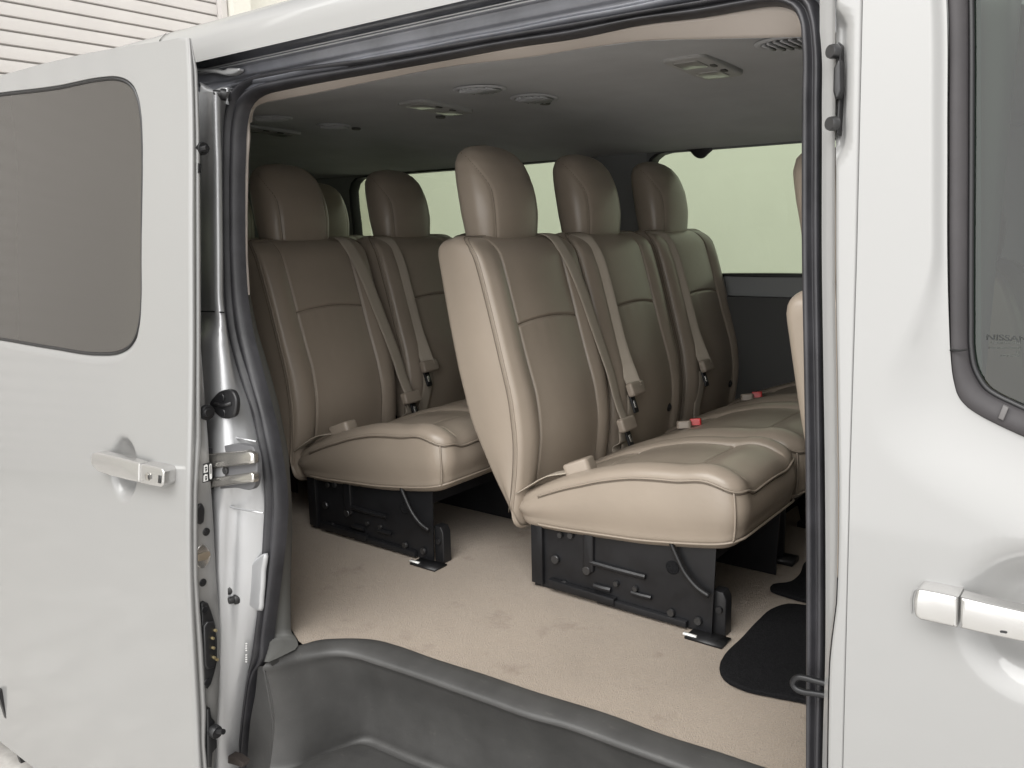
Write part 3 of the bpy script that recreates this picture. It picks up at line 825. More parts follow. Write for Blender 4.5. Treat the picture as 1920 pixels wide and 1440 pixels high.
fit('connector_socket', [(383, 1175), (390, 1166), (402, 1166), (406, 1180), (406, 1238), (402, 1252), (390, 1256), (385, 1248)], .016, BLACK, .003, con)
pins = MB()
for p in ((402.5, 1181.5), (397.5, 1196), (398.5, 1214), (400, 1232), (405.5, 1236)): pins.disc(on(0, XF+.016, *p), (1, 0, 0), .0033, .006, 10)
pins.build('contact_pins', GOLD, con)
for p in ((383, 1143), (388, 1279)): MB().disc(on(0, XF+.0095, *p), (1, 0, 0), .008, .003, 14).build('plate_screw', STEELB, con)
def knob(name, px, py, r, h, m=BLACK):
    b = MB(); b.disc(on(0, XF, px, py), (1, 0, 0), r, h*.5); b.disc(on(0, XF+h*.45, px, py), (1, 0, 0), r*.55, h*.5); return b.build(name, m, sd)
knob('rubber_buffer', 386, 773, .016, .02)
knob('plug', 386, 997, .0085, .006); knob('plug', 379.5, 1092, .0085, .006)
fit('grommet', [(373, 948), (378, 944), (383, 950), (384, 968), (382, 980), (376, 984), (371, 980)], .008, BLACK, .003, n=24)
lk = fit('latch_cup', [(371, 1028), (380, 1020), (390, 1026), (396, 1040), (392, 1056), (382, 1066), (372, 1064)], .004, CHROME, .003, n=30)
fit('latch_claw', [(371, 1041), (384, 1036), (394, 1034), (396, 1041), (388, 1050), (372, 1053)], .008, mat('greasy_latch', (.30, .25, .19), .4, .6), .002, lk)
# lower hinge arm bolt
lb = MB()
lb.prism(PX(XF+.014, [(389, 1330), (395, 1328), (398, 1346), (404, 1352), (405, 1384), (408, 1388), (408, 1402), (400, 1412), (398, 1440), (390, 1440)]), (.018, 0, 0), .004)
lb.tube([on(0, XF+.012, 398, 1369), on(0, XF+.03, 408, 1371), on(0, XF+.05, 419, 1372)], .006)
lb.disc(on(0, XF+.014, 400, 1369), (1, 0, -.05), .014, .016)
lb.build('lower_guide_pin', BLACK, sd)
ub_ = MB(); ub_.tube([on(0, XF, 371, 279), on(0, XF+.02, 380, 279.5), on(0, XF+.035, 389, 277.5)], .0055); ub_.disc(on(0, XF, 374, 279), (1, 0, 0), .013, .016)
ub_.build('upper_guide_pin', BLACK, sd)
fit('rubber_tab', [(372, 306), (377.5, 307), (377.5, 324), (372, 324)], .014, BLACK, .001)
# child-lock sticker
stk = fit('lock_sticker', [(380.5, 870), (398, 866.5), (399.5, 901), (380, 905.5)], .0012, BLACK, 0)
wm = MB()
for q in ([(382.5, 873.5), (387, 870.5), (389.5, 872), (389.7, 885), (382.2, 887)], [(382, 892), (385, 889), (389, 889.5), (390, 901), (381.5, 903.5)],
          [(393, 871), (395.5, 869.5), (397, 871), (397.5, 896), (395.5, 899), (393.3, 897)]):
    wm.prism(PX(XF+.002, q), (.0006, 0, 0))
wm.build('sticker_symbols', WHITE, stk, smooth=False)
dm = MB()
for q in ([(384.5, 876), (388, 875), (388, 877.5), (384.5, 878.5)], [(385, 880), (388.5, 879), (387, 884), (385.6, 884.3)], [(385, 893), (388, 892.5), (388, 895), (385, 895.6)], [(385, 897), (388.5, 896), (387.2, 900.8), (385.6, 901)], [(394.7, 872.5), (395.9, 872), (396.2, 888), (394.9, 888.6)]):
    dm.prism(PX(XF+.0028, q), (.0006, 0, 0))
dm.build('sticker_figures', BLACK, stk, smooth=False)
# outside handle with key lock
hc = DC - .034
hg = resample(S(hc, [(171, 872), (169, 858), (172, 850), (180, 848.5), (200, 853), (240, 863), (261, 869), (260, 905), (240, 901), (205, 892), (183, 884)]), 80, closed=True, smooth=False)
hdl = prism('handle', hg, (0, -.020, 0), CHROMEH, sd, bev=.004)
prism('handle_neck', S(DC-.012, [(172, 853), (196, 852), (200, 868), (176, 874)]), (0, -.02, 0), CHROMEH, hdl, bev=.003)
lkb = prism('lock_housing', resample(S(hc+.003, [(262.5, 870), (285, 874), (303, 879), (306.5, 886), (305.5, 908), (301, 914), (280, 910), (261.5, 905.5)]), 60, closed=True, smooth=False), (0, -.035, 0), CHROMEH, sd, bev=.0035)
kh = MB(); kh.disc(side(hc+.0028, 277.5, 894), (0, -1, 0), .0085, .0025); kh.build('key_cylinder', CHROME, lkb)
prism('keyhole', S(hc-.0002, [(277, 890), (280, 890.6), (280.3, 899.5), (277.3, 899)]), (0, -.0006, 0), BLACK, lkb)
prism('lock_slot', S(hc+.0022, [(297, 891), (302.5, 892), (301.6, 906.5), (296, 905.5)]), (0, -.0006, 0), BLACK, lkb)

# ---- body sides, tail, sill
zs = np.linspace(.30, 1.915, 40)
quarter = loft('quarter_panel', [[P3(x, .0 if x < -1.75 else .02, z) for z in zs] for x in (-4.3, -3.6, -2.8, -2.0, -1.76)], PAINT, van)
loft('far_side_panel', [[(x, 2.06-yb(z)+.02, z) for z in np.linspace(.30, 1.36, 30)] for x in (-4.3, -2, 0, 1.3)], PAINT, van)
MB().box((-1.5, 1.02, .34), (5.6, 1.95, .06)).build('underbody', BLACK, van, smooth=False)
flap = prism('mud_flap', [np.array(p) for p in ((-2.50, -.135, .30), (-2.50, -.10, .055), (-2.50, .10, .03), (-2.50, .10, .30))], (.015, 0, 0), BLACK, van, bev=.002)
wh = empty('rear_wheel', (0, 0, 0)); wh.parent = van; ORG[wh.name] = ORG[van.name]
def wheel(parent, c, r=.36, w=.24):
    prof = [(r*.60, -w/2), (r*.92, -w/2), (r, -w/2+.03), (r, w/2-.03), (r*.92, w/2), (r*.60, w/2)]
    rg = [[(c[0]+rr*math.cos(a), c[1]+yy_, c[2]+rr*math.sin(a)) for rr, yy_ in prof] for a in np.linspace(0, 2*math.pi, 49)]
    loft('tyre', rg, RUBBER, parent)
    pr2 = [(0.01, -w/2+.05), (r*.35, -w/2+.03), (r*.55, -w/2+.02), (r*.61, -w/2), (r*.61, w/2)]
    loft('rim', [[(c[0]+rr*math.cos(a), c[1]+yy_, c[2]+rr*math.sin(a)) for rr, yy_ in pr2] for a in np.linspace(0, 2*math.pi, 49)], CHROME, parent)
wheel(wh, (-2.95, .16, .36))

# ---- interior: trims round the opening, headliner
hp = [(470, 197), (480, 195), (573, 178), (700, 152), (840, 125), (1000, 106), (1100, 90), (1200, 77), (1267, 74), (1333, 73), (1507, 69)]
YH = .215
H3 = np.array(PY(YH, hp))
hx = np.concatenate([[-4.2], H3[:, 0], [-.2, 1.2]]); hz = np.concatenate([[H3[0][2]], H3[:, 2], [H3[-1][2], H3[-1][2]]])
Xs = np.linspace(-4.1, 1.2, 200)
csec = [(.30, 1.872), (.40, 1.887), (.52, 1.901), (.66, 1.912), (.9, 1.915), (1.15, 1.903), (1.35, 1.885), (1.55, 1.859), (1.70, 1.836), (1.85, 1.822), (1.95, 1.815)]
def head_z(y): return float(np.interp(y, [c[0] for c in csec], [c[1] for c in csec]))
rings = []
for X in Xs:
    z0 = float(np.interp(X, hx, hz))
    rings.append(resample([(X, YH+.003, z0), (X, YH+.010, max(z0+.008, 1.845)), (X, .25, 1.862)] + [(X, y, z) for y, z in csec], 56))
headl = loft('headliner', rings, HEAD, van)
def on_head(px, py):
    d = ray(px, py); z = 1.9
    for _ in range(40):
        p = EYE + d*((z-EYE[2])/d[2]); z = .5*z + .5*head_z(p[1])
    return p
# cream trim between the seal and the headliner edge, and down the rear side
ti = [(462, 226), (470, 200), (482, 186), (500, 176), (530, 169), (573, 160), (700, 137), (840, 112), (957, 90), (1080, 72), (1200, 47), (1333, 30), (1400, 18), (1440, 12), (1468, 13), (1490, 22), (1502, 40), (1509, 70)]
th = [(470, 230), (472, 212), (478, 200), (492, 194), (530, 186), (573, 178), (700, 152), (840, 125), (1000, 106), (1080, 93), (1200, 77), (1333, 73), (1400, 71.5), (1440, 71), (1468, 70), (1490, 69.5), (1502, 69), (1509, 69.5)]
ta, tb = pair(ti, th, 120)
TA = np.array([side(.085, *p) for p in ta]); TB = []
for p in tb:
    TB.append(on(1, YH, *p))
TB = np.array(TB)
rings = [TA + np.array([0, -.003, .012]), TA + np.array([0, .004, .002])] + [TA*(1-t)+TB*t + np.array([0, -.002*math.sin(t*math.pi), 0]) for t in np.linspace(.08, 1, 8)] + [TB + np.array([0, .004, .001])]
loft('opening_trim', rings, CREAM, van)
rings = []
for y in np.linspace(205, 553, 50):
    xi = float(np.interp(y, [205, 225, 300, 400, 480, 553], [470, 463, 458, 457, 458, 463]))
    rings.append([side(.085, xi-6, y), side(.088, xi+2, y), side(.092, xi+float(np.interp(y, [205, 260, 553], [3, 7, 5])), y), side(.11, xi+float(np.interp(y, [205, 260, 553], [4, 9, 6])), y)])
loft('opening_trim', rings, CREAM, van)
ly = np.linspace(553, 1241, 90)
inn = np.interp(ly, [553, 620, 700, 760, 850, 940, 1000, 1100, 1190, 1214, 1241], [462, 472, 492, 508, 527, 538, 535, 524, 512, 508, 500])
outx = np.interp(ly, [553, 620, 700, 760, 850, 940, 1000, 1100, 1185, 1198, 1210, 1216, 1229, 1241], [468, 482, 506, 522, 540, 546, 547, 544, 545, 556, 558, 556, 530, 504])
def above_carpet(p, px, py): return p if p[2] > .674 else on(2, .674, px, py)
loft('lower_pillar_trim', [[side(.075, a-6, y), above_carpet(side(.085, a+1, y), a+1, y), above_carpet(side(.10, (a+b)/2, y), (a+b)/2, y), above_carpet(side(.115, b, y), b, y), above_carpet(side(.17, b+1, y), b+1, y)] for y, a, b in zip(ly, inn, outx)], GREYTRIM, van)

# lamps and round vents in the headliner
def head_frame(px, py):
    p = on_head(px, py); q = on_head(px+8, py+2); r = on_head(px-6, py+6)
    n = np.cross(q-p, r-p); n /= np.linalg.norm(n)
    if n[2] > 0: n = -n
    return p, n
def lamp(px, py, sx=.105, sy=.24, ang=0):
    p, n = head_frame(px, py)
    u = np.array([1.0, 0, 0]); u -= (u@n)*n; u /= np.linalg.norm(u); v = np.cross(n, u)
    f_ = lambda a, b, h: p + u*a + v*b + n*h
    lr = prism('dome_light', [f_(a, b, .010) for a, b in rrect(0, 0, sx, sy, .02)], n*.012, LAMPH, van, bev=.005)
    for s_ in (-1, 1):
        prism('lens', [f_(a, b, .0125) for a, b in rrect(-.004, s_*.062, sx*.58, .07, .008)], n*.004, LENS, lr, bev=.002)
        prism('switch', [f_(a, b, .0130) for a, b in rrect(sx*.36, s_*.03, .012, .022, .003)], n*.004, GREYTRIM, lr, bev=.001)
    return lr
lamp(1320, 122); lamp(818, 199); lamp(500, 243)
def vent(px, py, r):
    p, n = head_frame(px, py)
    u = np.array([1.0, 0, 0]); u -= (u@n)*n; u /= np.linalg.norm(u); v = np.cross(n, u)
    rings = []
    for rr, h in ((r, .0), (r*.97, .003), (r*.86, .0045), (r*.80, .003), (r*.78, -.002)):
        rings.append([p + rr*(math.cos(a)*u+math.sin(a)*v)+n*h for a in np.linspace(0, 2*math.pi, 41)[:-1]])
    vr = loft('ceiling_vent', rings, HEAD, van, closed=True)
    mk('grille', [p + r*.79*(math.cos(a)*u+math.sin(a)*v)+n*.001 for a in np.linspace(0, 2*math.pi, 41)[:-1]], [tuple(range(40))], GREYTRIM, vr)
    sl = MB()
    for k in range(-3, 4):
        o_ = k*r*.21; hl = math.sqrt(max(0, (r*.77)**2-o_*o_))
        R = np.array([u, v, n]).T
        sl.box(p+u*o_+n*.004, (r*.085, 2*hl, .006), R)
    sl.build('vent_slat', HEAD, vr)
for a in ((1484, 79, .075), (900, 167, .072), (1002, 184, .068), (626, 236, .06), (510, 221, .066)): vent(*a)
for q in ((1022, 192), (826, 218), (668, 240)):
    p, n = head_frame(*q); MB().disc(p, n, .016, .006).build('headliner_clip', GREYTRIM, van)

# ---- far side wall with its two windows
YF = 1.955
def wpx(pts): return [(p[0], p[2]) for p in PY(YF, pts)]
wa = resample([np.append(p, 0) for p in np.array(wpx([(664, 420), (659, 375), (659, 350), (667, 337), (684, 332), (760, 325), (1000, 305), (1070, 299), (1092, 299), (1105, 308), (1112, 330), (1118, 430), (1122, 500), (1112, 516), (1090, 520), (900, 520), (712, 520), (690, 515), (677, 500)]))], 90, closed=True)[:, :2]
wb = resample([np.append(p, 0) for p in np.array(wpx([(1220, 420), (1217, 330), (1219, 308), (1228, 293), (1246, 286), (1300, 281), (1500, 263), (1600, 255), (1700, 247), (1720, 260), (1730, 300), (1738, 480), (1735, 508), (1715, 520), (1600, 517), (1500, 515), (1360, 514), (1250, 513), (1232, 505), (1226, 490)]))], 90, closed=True)[:, :2]
outer = [(-4.2, .62), (1.25, .62), (1.25, 1.90), (-4.2, 1.90)]
wallmap = lambda x, z: np.array([x, YF, z])
# driver's door window, further forward
wc = rrect(.62, 1.58, .80, .44, .08)
up = holed('window_wall', [(-4.2, 1.29), (1.25, 1.29), (1.25, 1.93), (-4.2, 1.93)], [wa, wb, wc], wallmap, WALLTRIM, van, smooth=False)
MB().box((-1.475, YF-.02, .975), (5.45, .06, .63)).build('lower_wall_panel', DARKTRIM, van, smooth=False)
for w in (wa, wb, wc):
    W = np.array([wallmap(*p) for p in w]); cw_ = W.mean(0)
    k1 = W + (cw_-W)*.0
    nrm = cw_ - W; nrm /= np.linalg.norm(nrm, axis=1)[:, None]
    fr = loft('side_window', [W + np.array([0, -.004, 0]) - nrm*.010, W + np.array([0, -.008, 0]), W + np.array([0, .0, 0]) + nrm*.003, W + np.array([0, .05, 0]) + nrm*.003], BLACK, van, closed=True)
    g = [p + np.array([0, .045, 0]) + 0 for p in W - nrm*.02]
    mk('pane', g + [cw_+np.array([0, .045, 0])], [(i, (i+1) % len(g), len(g)) for i in range(len(g))], GLASSFAR, fr)
# header trim ledge and the black latch tab
loft('window_header', [[(x, YF-.045, 1.842), (x, YF-.03, 1.826), (x, YF-.012, 1.822), (x, YF-.004, 1.808)] for x in np.linspace(-4.1, 1.2, 40)], WALLTRIM, van)
tab = resample(PY(YF-.012, [(1285, 279), (1293, 284), (1303, 294), (1310, 297), (1317, 296), (1325, 289), (1335, 277), (1332, 270), (1288, 273)]), 40, closed=True)
prism('window_latch_tab', tab, (0, -.012, 0), BLACK, van, bev=.003)
# pillar trim between the windows
loft('far_pillar_trim', [[(-1.862+a*.285 + .03*(z-1.5)*-.2, YF-.006-.022*math.sin(math.pi*a), z) for a in np.linspace(0.02, .98, 14)] for z in np.linspace(1.30, 1.83, 16)], WALLTRIM, van)
# tail wall with its window, front of the cabin
tail = holed('tail_wall', [(.05, .5), (1.98, .5), (1.98, 1.93), (.05, 1.93)], [rrect(.62, 1.60, .75, .34, .05), rrect(1.42, 1.60, .70, .34, .05)], lambda y, z: np.array([-4.15, y, z]), WALLTRIM, van, smooth=False)
for yc, w_ in ((.62, .79), (1.42, .74)):
    mk('rear_window', [(-4.17, yc-w_/2, 1.41), (-4.17, yc+w_/2, 1.41), (-4.17, yc+w_/2, 1.79), (-4.17, yc-w_/2, 1.79)], [(0, 1, 2, 3)], GLASSFAR, van, smooth=False)
dash = resample([(1.25, .62), (1.05, .72), (.98, .95), (1.0, 1.10), (1.08, 1.16), (1.25, 1.18)], 20)
loft('dashboard', [[(x, y, z) for x, z in dash] for y in np.linspace(.1, 1.93, 6)], GREYTRIM, van)

MB().box((1.28, 1.02, .75), (.06, 1.95, .95)).build('front_bulkhead', BLACK, van, smooth=False)
loft('windscreen', [[(1.28-.30*t, y, 1.22+.75*t) for t in np.linspace(0, 1, 6)] for y in np.linspace(.06, 2.0, 8)], GLASSFRONT, van)
loft('windscreen_header', [[(.98, y, 1.90), (1.05, y, 1.99), (1.3, y, 2.04)] for y in np.linspace(.06, 2.0, 8)], HEAD, van)

# ---- floor: carpet, step trim
CZ = .670
cp = [(505, 1243), (522, 1233), (540, 1223), (558, 1213), (578, 1207), (600, 1201), (630, 1198.5), (662, 1198), (704, 1201), (746, 1212), (808, 1234), (912, 1267), (1000, 1297), (1140, 1340), (1253, 1382), (1340, 1409), (1433, 1440), (1515, 1466)]
rg = [(495, 1248), (522, 1244), (540, 1239), (558, 1234), (580, 1229.5), (600, 1226), (622, 1223), (645, 1223), (672, 1228), (704, 1238), (777, 1262), (850, 1288), (912, 1310), (1000, 1341), (1050, 1354), (1173, 1398), (1287, 1440), (1400, 1482)]
ca, ra = pair(cp, rg, 110)
C3 = np.array([on(2, CZ, *p) for p in ca]); R3 = np.array([on(2, CZ-.012, *p) for p in ra])
st_px = [(505, 1445), (530, 1442), (558, 1436), (594, 1420.5), (620, 1409), (640, 1401), (660, 1394), (676, 1390), (690, 1390), (700, 1393), (715, 1399), (740, 1410), (767, 1422), (808, 1438), (870, 1462), (960, 1497), (1100, 1552), (1250, 1610)]
B3 = resample(PZ(.425, st_px), 110)
def tail_ext(P, xs): return np.vstack([P, [np.array([x, P[-1][1], P[-1][2]]) for x in xs]])
xe = [-.42, -.36, -.31]
cut = lambda P: P[P[:, 0] < -.43]
n_ = min(len(cut(C3)), len(cut(R3)), len(cut(B3)), 110)
def rs(P): return resample(tail_ext(cut(P), xe), 120, smooth=False)
C3, R3, B3 = rs(C3), rs(R3), rs(B3)
rings = []
def rowmix(t):
    s_ = t*t*(3-2*t); return R3*(1-t)+B3*t
rings.append(C3 + np.array([0, .006, -.010])); rings.append(C3 + np.array([0, .001, .001])); rings.append(C3 + np.array([0, -.004, .003]))
for t in (.35, .7): rings.append((C3*(1-t)+R3*t) + np.array([0, 0, .004]))
rings.append(R3 + np.array([0, .004, .0025])); rings.append(R3); rings.append(R3 + np.array([0, -.004, -.007]))
for t in np.linspace(.06, .93, 14): 
    q = R3*(1-t)+B3*t; q[:, 1] += .02*math.sin(math.pi*t); rings.append(q)
rings.append(B3 + np.array([0, .003, .008])); rings.append(B3 + np.array([0, -.003, .001])); rings.append(B3 + np.array([0, -.012, -.001]))
step_rings = [np.array(r_) for r_ in rings]
step = loft('entry_step', rings, STEPP, van)
# tread with raised ribs
Tr = [B3 + np.array([0, -.012, -.001])]
for k in range(1, 14):
    q = B3.copy(); q[:, 1] = (B3[:, 1]-.012)*(1-k/13) + (-.03)*(k/13); q[:, 2] = B3[0][2]-.001 + (.004 if (k % 2 and k < 11) else 0); Tr.append(q)
loft('step_tread', Tr, STEPP, van)
# end wall of the step well next to the seal
Lc = PX(-1.478, [(494, 1249), (503, 1300), (511, 1345), (513, 1400), (513, 1445)])
Ls = [side(.055, x, y) for x, y in ((494, 1249), (504, 1305), (511, 1348), (513, 1415), (513, 1460))]
La = [side(.060, x, y) for x, y in ((484, 1249), (478, 1305), (470, 1348), (464, 1415), (460, 1460))]
loft('step_end_trim', lerp_rings(resample(La, 30), resample(Ls, 30), np.linspace(0, 1, 8)) + [resample([r_[0] for r_ in step_rings[5:]], 30, smooth=False)], STEPP, van)
tube('trim_ridge', resample(Ls, 20), .0025, STEPP, van)
# carpet sheet following the trim edge, dense enough to drape
edge = [(-4.12, .12), (-1.50, .12), (-1.43, .088)] + [(p[0], p[1]) for p in C3 if p[1] > .08] + [(1.2, C3[-1][1]), (1.2, 1.93), (-4.12, 1.93)]
holed('carpet', edge, [], lambda x, y: np.array([x, y, CZ]), CARPET, van, smooth=False)

# ---- black carpet mats on the beige carpet
def floor_mat(px, label, xadd):
    P = [on(2, CZ+.012, *p) for p in px] 
    P = resample(P + xadd, 70, closed=True, smooth=True)
    o = prism('floor_mat', P, (0, 0, .009), MATB, None, bev=.004)
    o['label'] = label; o['category'] = 'mat'; o['group'] = 'black mats on the carpet'
    return o
floor_mat([(1510, 1133), (1480, 1130), (1450, 1138), (1420, 1162), (1390, 1194), (1358, 1226), (1349, 1248), (1360, 1270), (1390, 1286), (1450, 1300), (1512, 1312)],
          'large rounded black carpet mat on the beige floor beside the front door pillar', [np.array([-.36, .46, CZ+.012]), np.array([-.33, .66, CZ+.012]), np.array([-.36, .86, CZ+.012])])
floor_mat([(1512, 1050), (1496, 1078), (1478, 1090), (1448, 1094), (1444, 1102), (1470, 1112), (1512, 1124)],
          'smaller black mat half hidden behind the large mat, deeper inside the van', [np.array([-.36, .93, CZ+.012]), np.array([-.36, 1.20, CZ+.012])])

# ================================================================== SEATS
def dense(lo, hi, step, spots, fine=.0016, rad=.010):
    a = list(np.arange(lo, hi, step)) + [hi]
    for s_ in spots:
        a += [s_+d for d in np.arange(-rad, rad+1e-9, fine) if lo < s_+d < hi]
    for s_ in (lo, hi):
        sg = 1 if s_ == lo else -1
        a += [s_+sg*d for d in (.0008, .002, .004, .0065, .0095, .013, .017)]
    a = np.unique(np.round(sorted(a), 5))
    keep = [a[0]]
    for v in a[1:]:
        if v-keep[-1] > .0007: keep.append(v)
    keep[-1] = hi
    return np.array(keep)
def corner_map(a, b, ha, b0, b1, r):
    bc, hb = (b0+b1)/2, (b1-b0)/2
    q = np.array([a, b-bc]); lim = np.array([ha-r, hb-r])
    c = np.clip(q, -lim, lim); d = q-c
    if abs(d[0]) > 1e-9 and abs(d[1]) > 1e-9:
        d = d*(max(abs(d))/np.linalg.norm(d))
    p = c+d
    e = np.min(np.array([ha, hb])-np.abs(q))             # distance to the edge, in the square
    return p[0], p[1]+bc, max(0, e)
def pad(A_, B_, ha, b0, b1, r, front, back, to3, roll=.014, rollb=.022, puff=.006):
    na, nb = len(A_), len(B_)
    V, Fc = [], []
    def rl(e, R): return R-math.sqrt(max(0, R*R-(R-e)**2)) if e < R else 0.0
    pts = {}
    for j, b in enumerate(B_):
        for i, a in enumerate(A_):
            u, v, e = corner_map(a, b, ha, b0, b1, r)
            pts[i, j] = (u, v, e); V.append(to3(u, v, front(u, v)-rl(e, roll)))
    Fc += [(j*na+i, j*na+i+1, (j+1)*na+i+1, (j+1)*na+i) for j in range(nb-1) for i in range(na-1)]
    loop = [(i, 0) for i in range(na)] + [(na-1, j) for j in range(1, nb)] + [(i, nb-1) for i in range(na-2, -1, -1)] + [(0, j) for j in range(nb-2, 0, -1)]
    bc = (b0+b1)/2
    prev = [j*na+i for i, j in loop]; front_loop = [V[k] for k in prev]
    # outward normals of the outline for a soft, stuffed side
    LP = np.array([pts[k][:2] for k in loop]); Tn = np.roll(LP, -1, 0)-np.roll(LP, 1, 0); Nn = np.stack([Tn[:, 1], -Tn[:, 0]], 1); Nn /= np.linalg.norm(Nn, axis=1)[:, None]+1e-12
    for s_ in (.03, .1, .22, .38, .55, .72, .86, .95):
        cur = []
        for q, (i, j) in enumerate(loop):
            u, v, e = pts[i, j]
            f = front(u, v)-roll; g = back(u, v)+rollb
            h = f*(1-s_)+g*s_; w = puff*math.sin(math.pi*s_)**1.3
            cur.append(len(V)); V.append(to3(u+Nn[q][0]*w, v+Nn[q][1]*w, h))
        n = len(loop)
        Fc += [(prev[k], prev[(k+1) % n], cur[(k+1) % n], cur[k]) for k in range(n)]
        prev = cur
    base = len(V)
    for j, b in enumerate(B_):
        for i, a in enumerate(A_):
            u, v, e = pts[i, j]; V.append(to3(u, v, back(u, v)+rl(e, rollb)))
    cur = [base+j*na+i for i, j in loop]; n = len(loop)
    Fc += [(prev[k], prev[(k+1) % n], cur[(k+1) % n], cur[k]) for k in range(n)]
    Fc += [(base+j*na+i, base+(j+1)*na+i, base+(j+1)*na+i+1, base+j*na+i+1) for j in range(nb-1) for i in range(na-1)]
    return V, Fc, front_loop, loop, pts

SW = .2125                                   # half width of a seat
SX0, SY0 = -.95, .8125                        # where the first seat's origin stands
def lz(z): return z-CZ
G = lambda d, s_: math.exp(-(d/s_)**2)
# side profile of the back, local (x forward from the seat origin, z above the carpet)
_bf = np.array([(.84, -1.222), (.90, -1.212), (.97, -1.203), (1.04, -1.200), (1.142, -1.212), (1.333, -1.263), (1.485, -1.307), (1.53, -1.33)])
_bk = np.array([(.80, -1.226), (.83, -1.232), (.856, -1.240), (.93, -1.288), (1.0, -1.325), (1.072, -1.362), (1.2, -1.398), (1.325, -1.425), (1.491, -1.455), (1.53, -1.462)])
bfx = lambda z: float(np.interp(z, _bf[:, 0]-CZ, _bf[:, 1]-SX0)); bbx = lambda z: float(np.interp(z, _bk[:, 0]-CZ, _bk[:, 1]-SX0))
_zs = np.linspace(.1, .95, 200)
def smooth_f(f):
    y = np.array([f(z) for z in _zs])
    for _ in range(2): y = np.convolve(np.pad(y, 5, mode='reflect', reflect_type='odd'), np.ones(11)/11, 'valid')
    return lambda z: float(np.interp(z, _zs, y))
bfx, bbx = smooth_f(bfx), smooth_f(bbx)
BZ0, BZ1 = lz(.815), lz(1.527)
PW = .132
def zc(y): return lz(1.312)+.012*(1-(y/PW)**2)
rndw = random.Random(8)
wr_ = [(rndw.uniform(-.11, .11), rndw.uniform(.02, .05), rndw.uniform(.0012, .003)) for _ in range(7)]
def back_front(y, z):
    pw = PW + .012*max(0, (lz(1.15)-z))/.3
    x = bfx(z)
    x += .014*G(abs(y)-.172, .032) * min(1, max(0, (BZ1-z)/.10))
    if abs(y) < pw: x += .010*(1-(y/pw)**2)
    x += .014*G(z-lz(1.08), .12)*(1-(y/SW)**2)
    x -= .0065*G(abs(y)-pw, .0035)
    m_ = 1.0 if abs(y) < pw else 0.0
    x -= .0060*m_*G(z-zc(y), .0032)
    # little gathers in the leather just below the cross seam
    if abs(y) < pw and z < zc(y):
        dz = zc(y)-z
        for yc_, ln, am in wr_: x -= am*G(y-yc_-.1*dz, .006)*math.exp(-dz/ln)*min(1, dz/.006)
    # the top edge rounds backwards
    t_ = max(0, (z-(BZ1-.045))/.045); x -= .030*t_*t_
    return x
def back_back(y, z): 
    t_ = max(0, (z-(BZ1-.05))/.05); return bbx(z) + .018*t_*t_
Ay = dense(-SW, SW, .013, (-PW, PW)); Bz = dense(BZ0, BZ1, .014, (lz(1.312), lz(1.320)))
bV, bF, bL, bloop, bpts = pad(Ay, Bz, SW, BZ0, BZ1, .034, back_front, back_back, lambda u, v, h: (h, u, v), roll=.012, rollb=.022, puff=.006)
# cushion, local: a across, b forward, h up
CX0, CX1 = -1.218-SX0, -.645-SX0
_ct = np.array([(-1.22, .872), (-1.15, .910), (-1.06, .950), (-.98, .980), (-.90, 1.000), (-.82, 1.007), (-.745, 1.008), (-.66, 1.003), (-.62, .998)])
_cb = np.array([(-1.22, .822), (-1.085, .826), (-.87, .842), (-.76, .858), (-.68, .872), (-.62, .895)])
ctz = lambda x: float(np.interp(x, _ct[:, 0]-SX0, _ct[:, 1]-CZ)); cbz = lambda x: float(np.interp(x, _cb[:, 0]-SX0, _cb[:, 1]-CZ))
_xs = np.linspace(CX0-.05, CX1+.05, 160)
def smooth_x(f):
    y = np.array([f(x) for x in _xs])
    for _ in range(2): y = np.convolve(np.pad(y, 5, mode='edge'), np.ones(11)/11, 'valid')
    return lambda x: float(np.interp(x, _xs, y))
ctz, cbz = smooth_x(ctz), smooth_x(cbz)
G1, G2 = -.775-SX0, -1.03-SX0
def cush_top(y, x):
    h = ctz(x) + .014
    h += .016*G(abs(y)-.165, .036)*(1 if x < CX1 else 1)
    if abs(y) < PW: h += .006*(1-(y/PW)**2)
    h += .012*G(x-(CX1-.075), .05) - .004*G(x+.02, .12)
    h -= .0055*G(abs(y)-PW, .0038)*min(1, max(0, (CX1-.008-x)/.02))
    for g_ in (G1, G2): h -= .0055*G(x-g_, .0040)*(1 if abs(y) < PW else 0) + .004*G(x-g_, .03)*(1 if abs(y) < PW else .2)
    d = CX1-x
    h -= .014*max(0, 1-d/.05)**2
    return h
Ac = dense(-SW+.003, SW-.003, .013, (-PW, PW)); Bx = dense(CX0, CX1, .014, (G1, G2))
cV, cF, cL, cloop, cpts = pad(Ac, Bx, SW-.003, CX0, CX1, .048, cush_top, lambda y, x: cbz(x), lambda u, v, h: (v, u, h), roll=.016, rollb=.030, puff=.010)
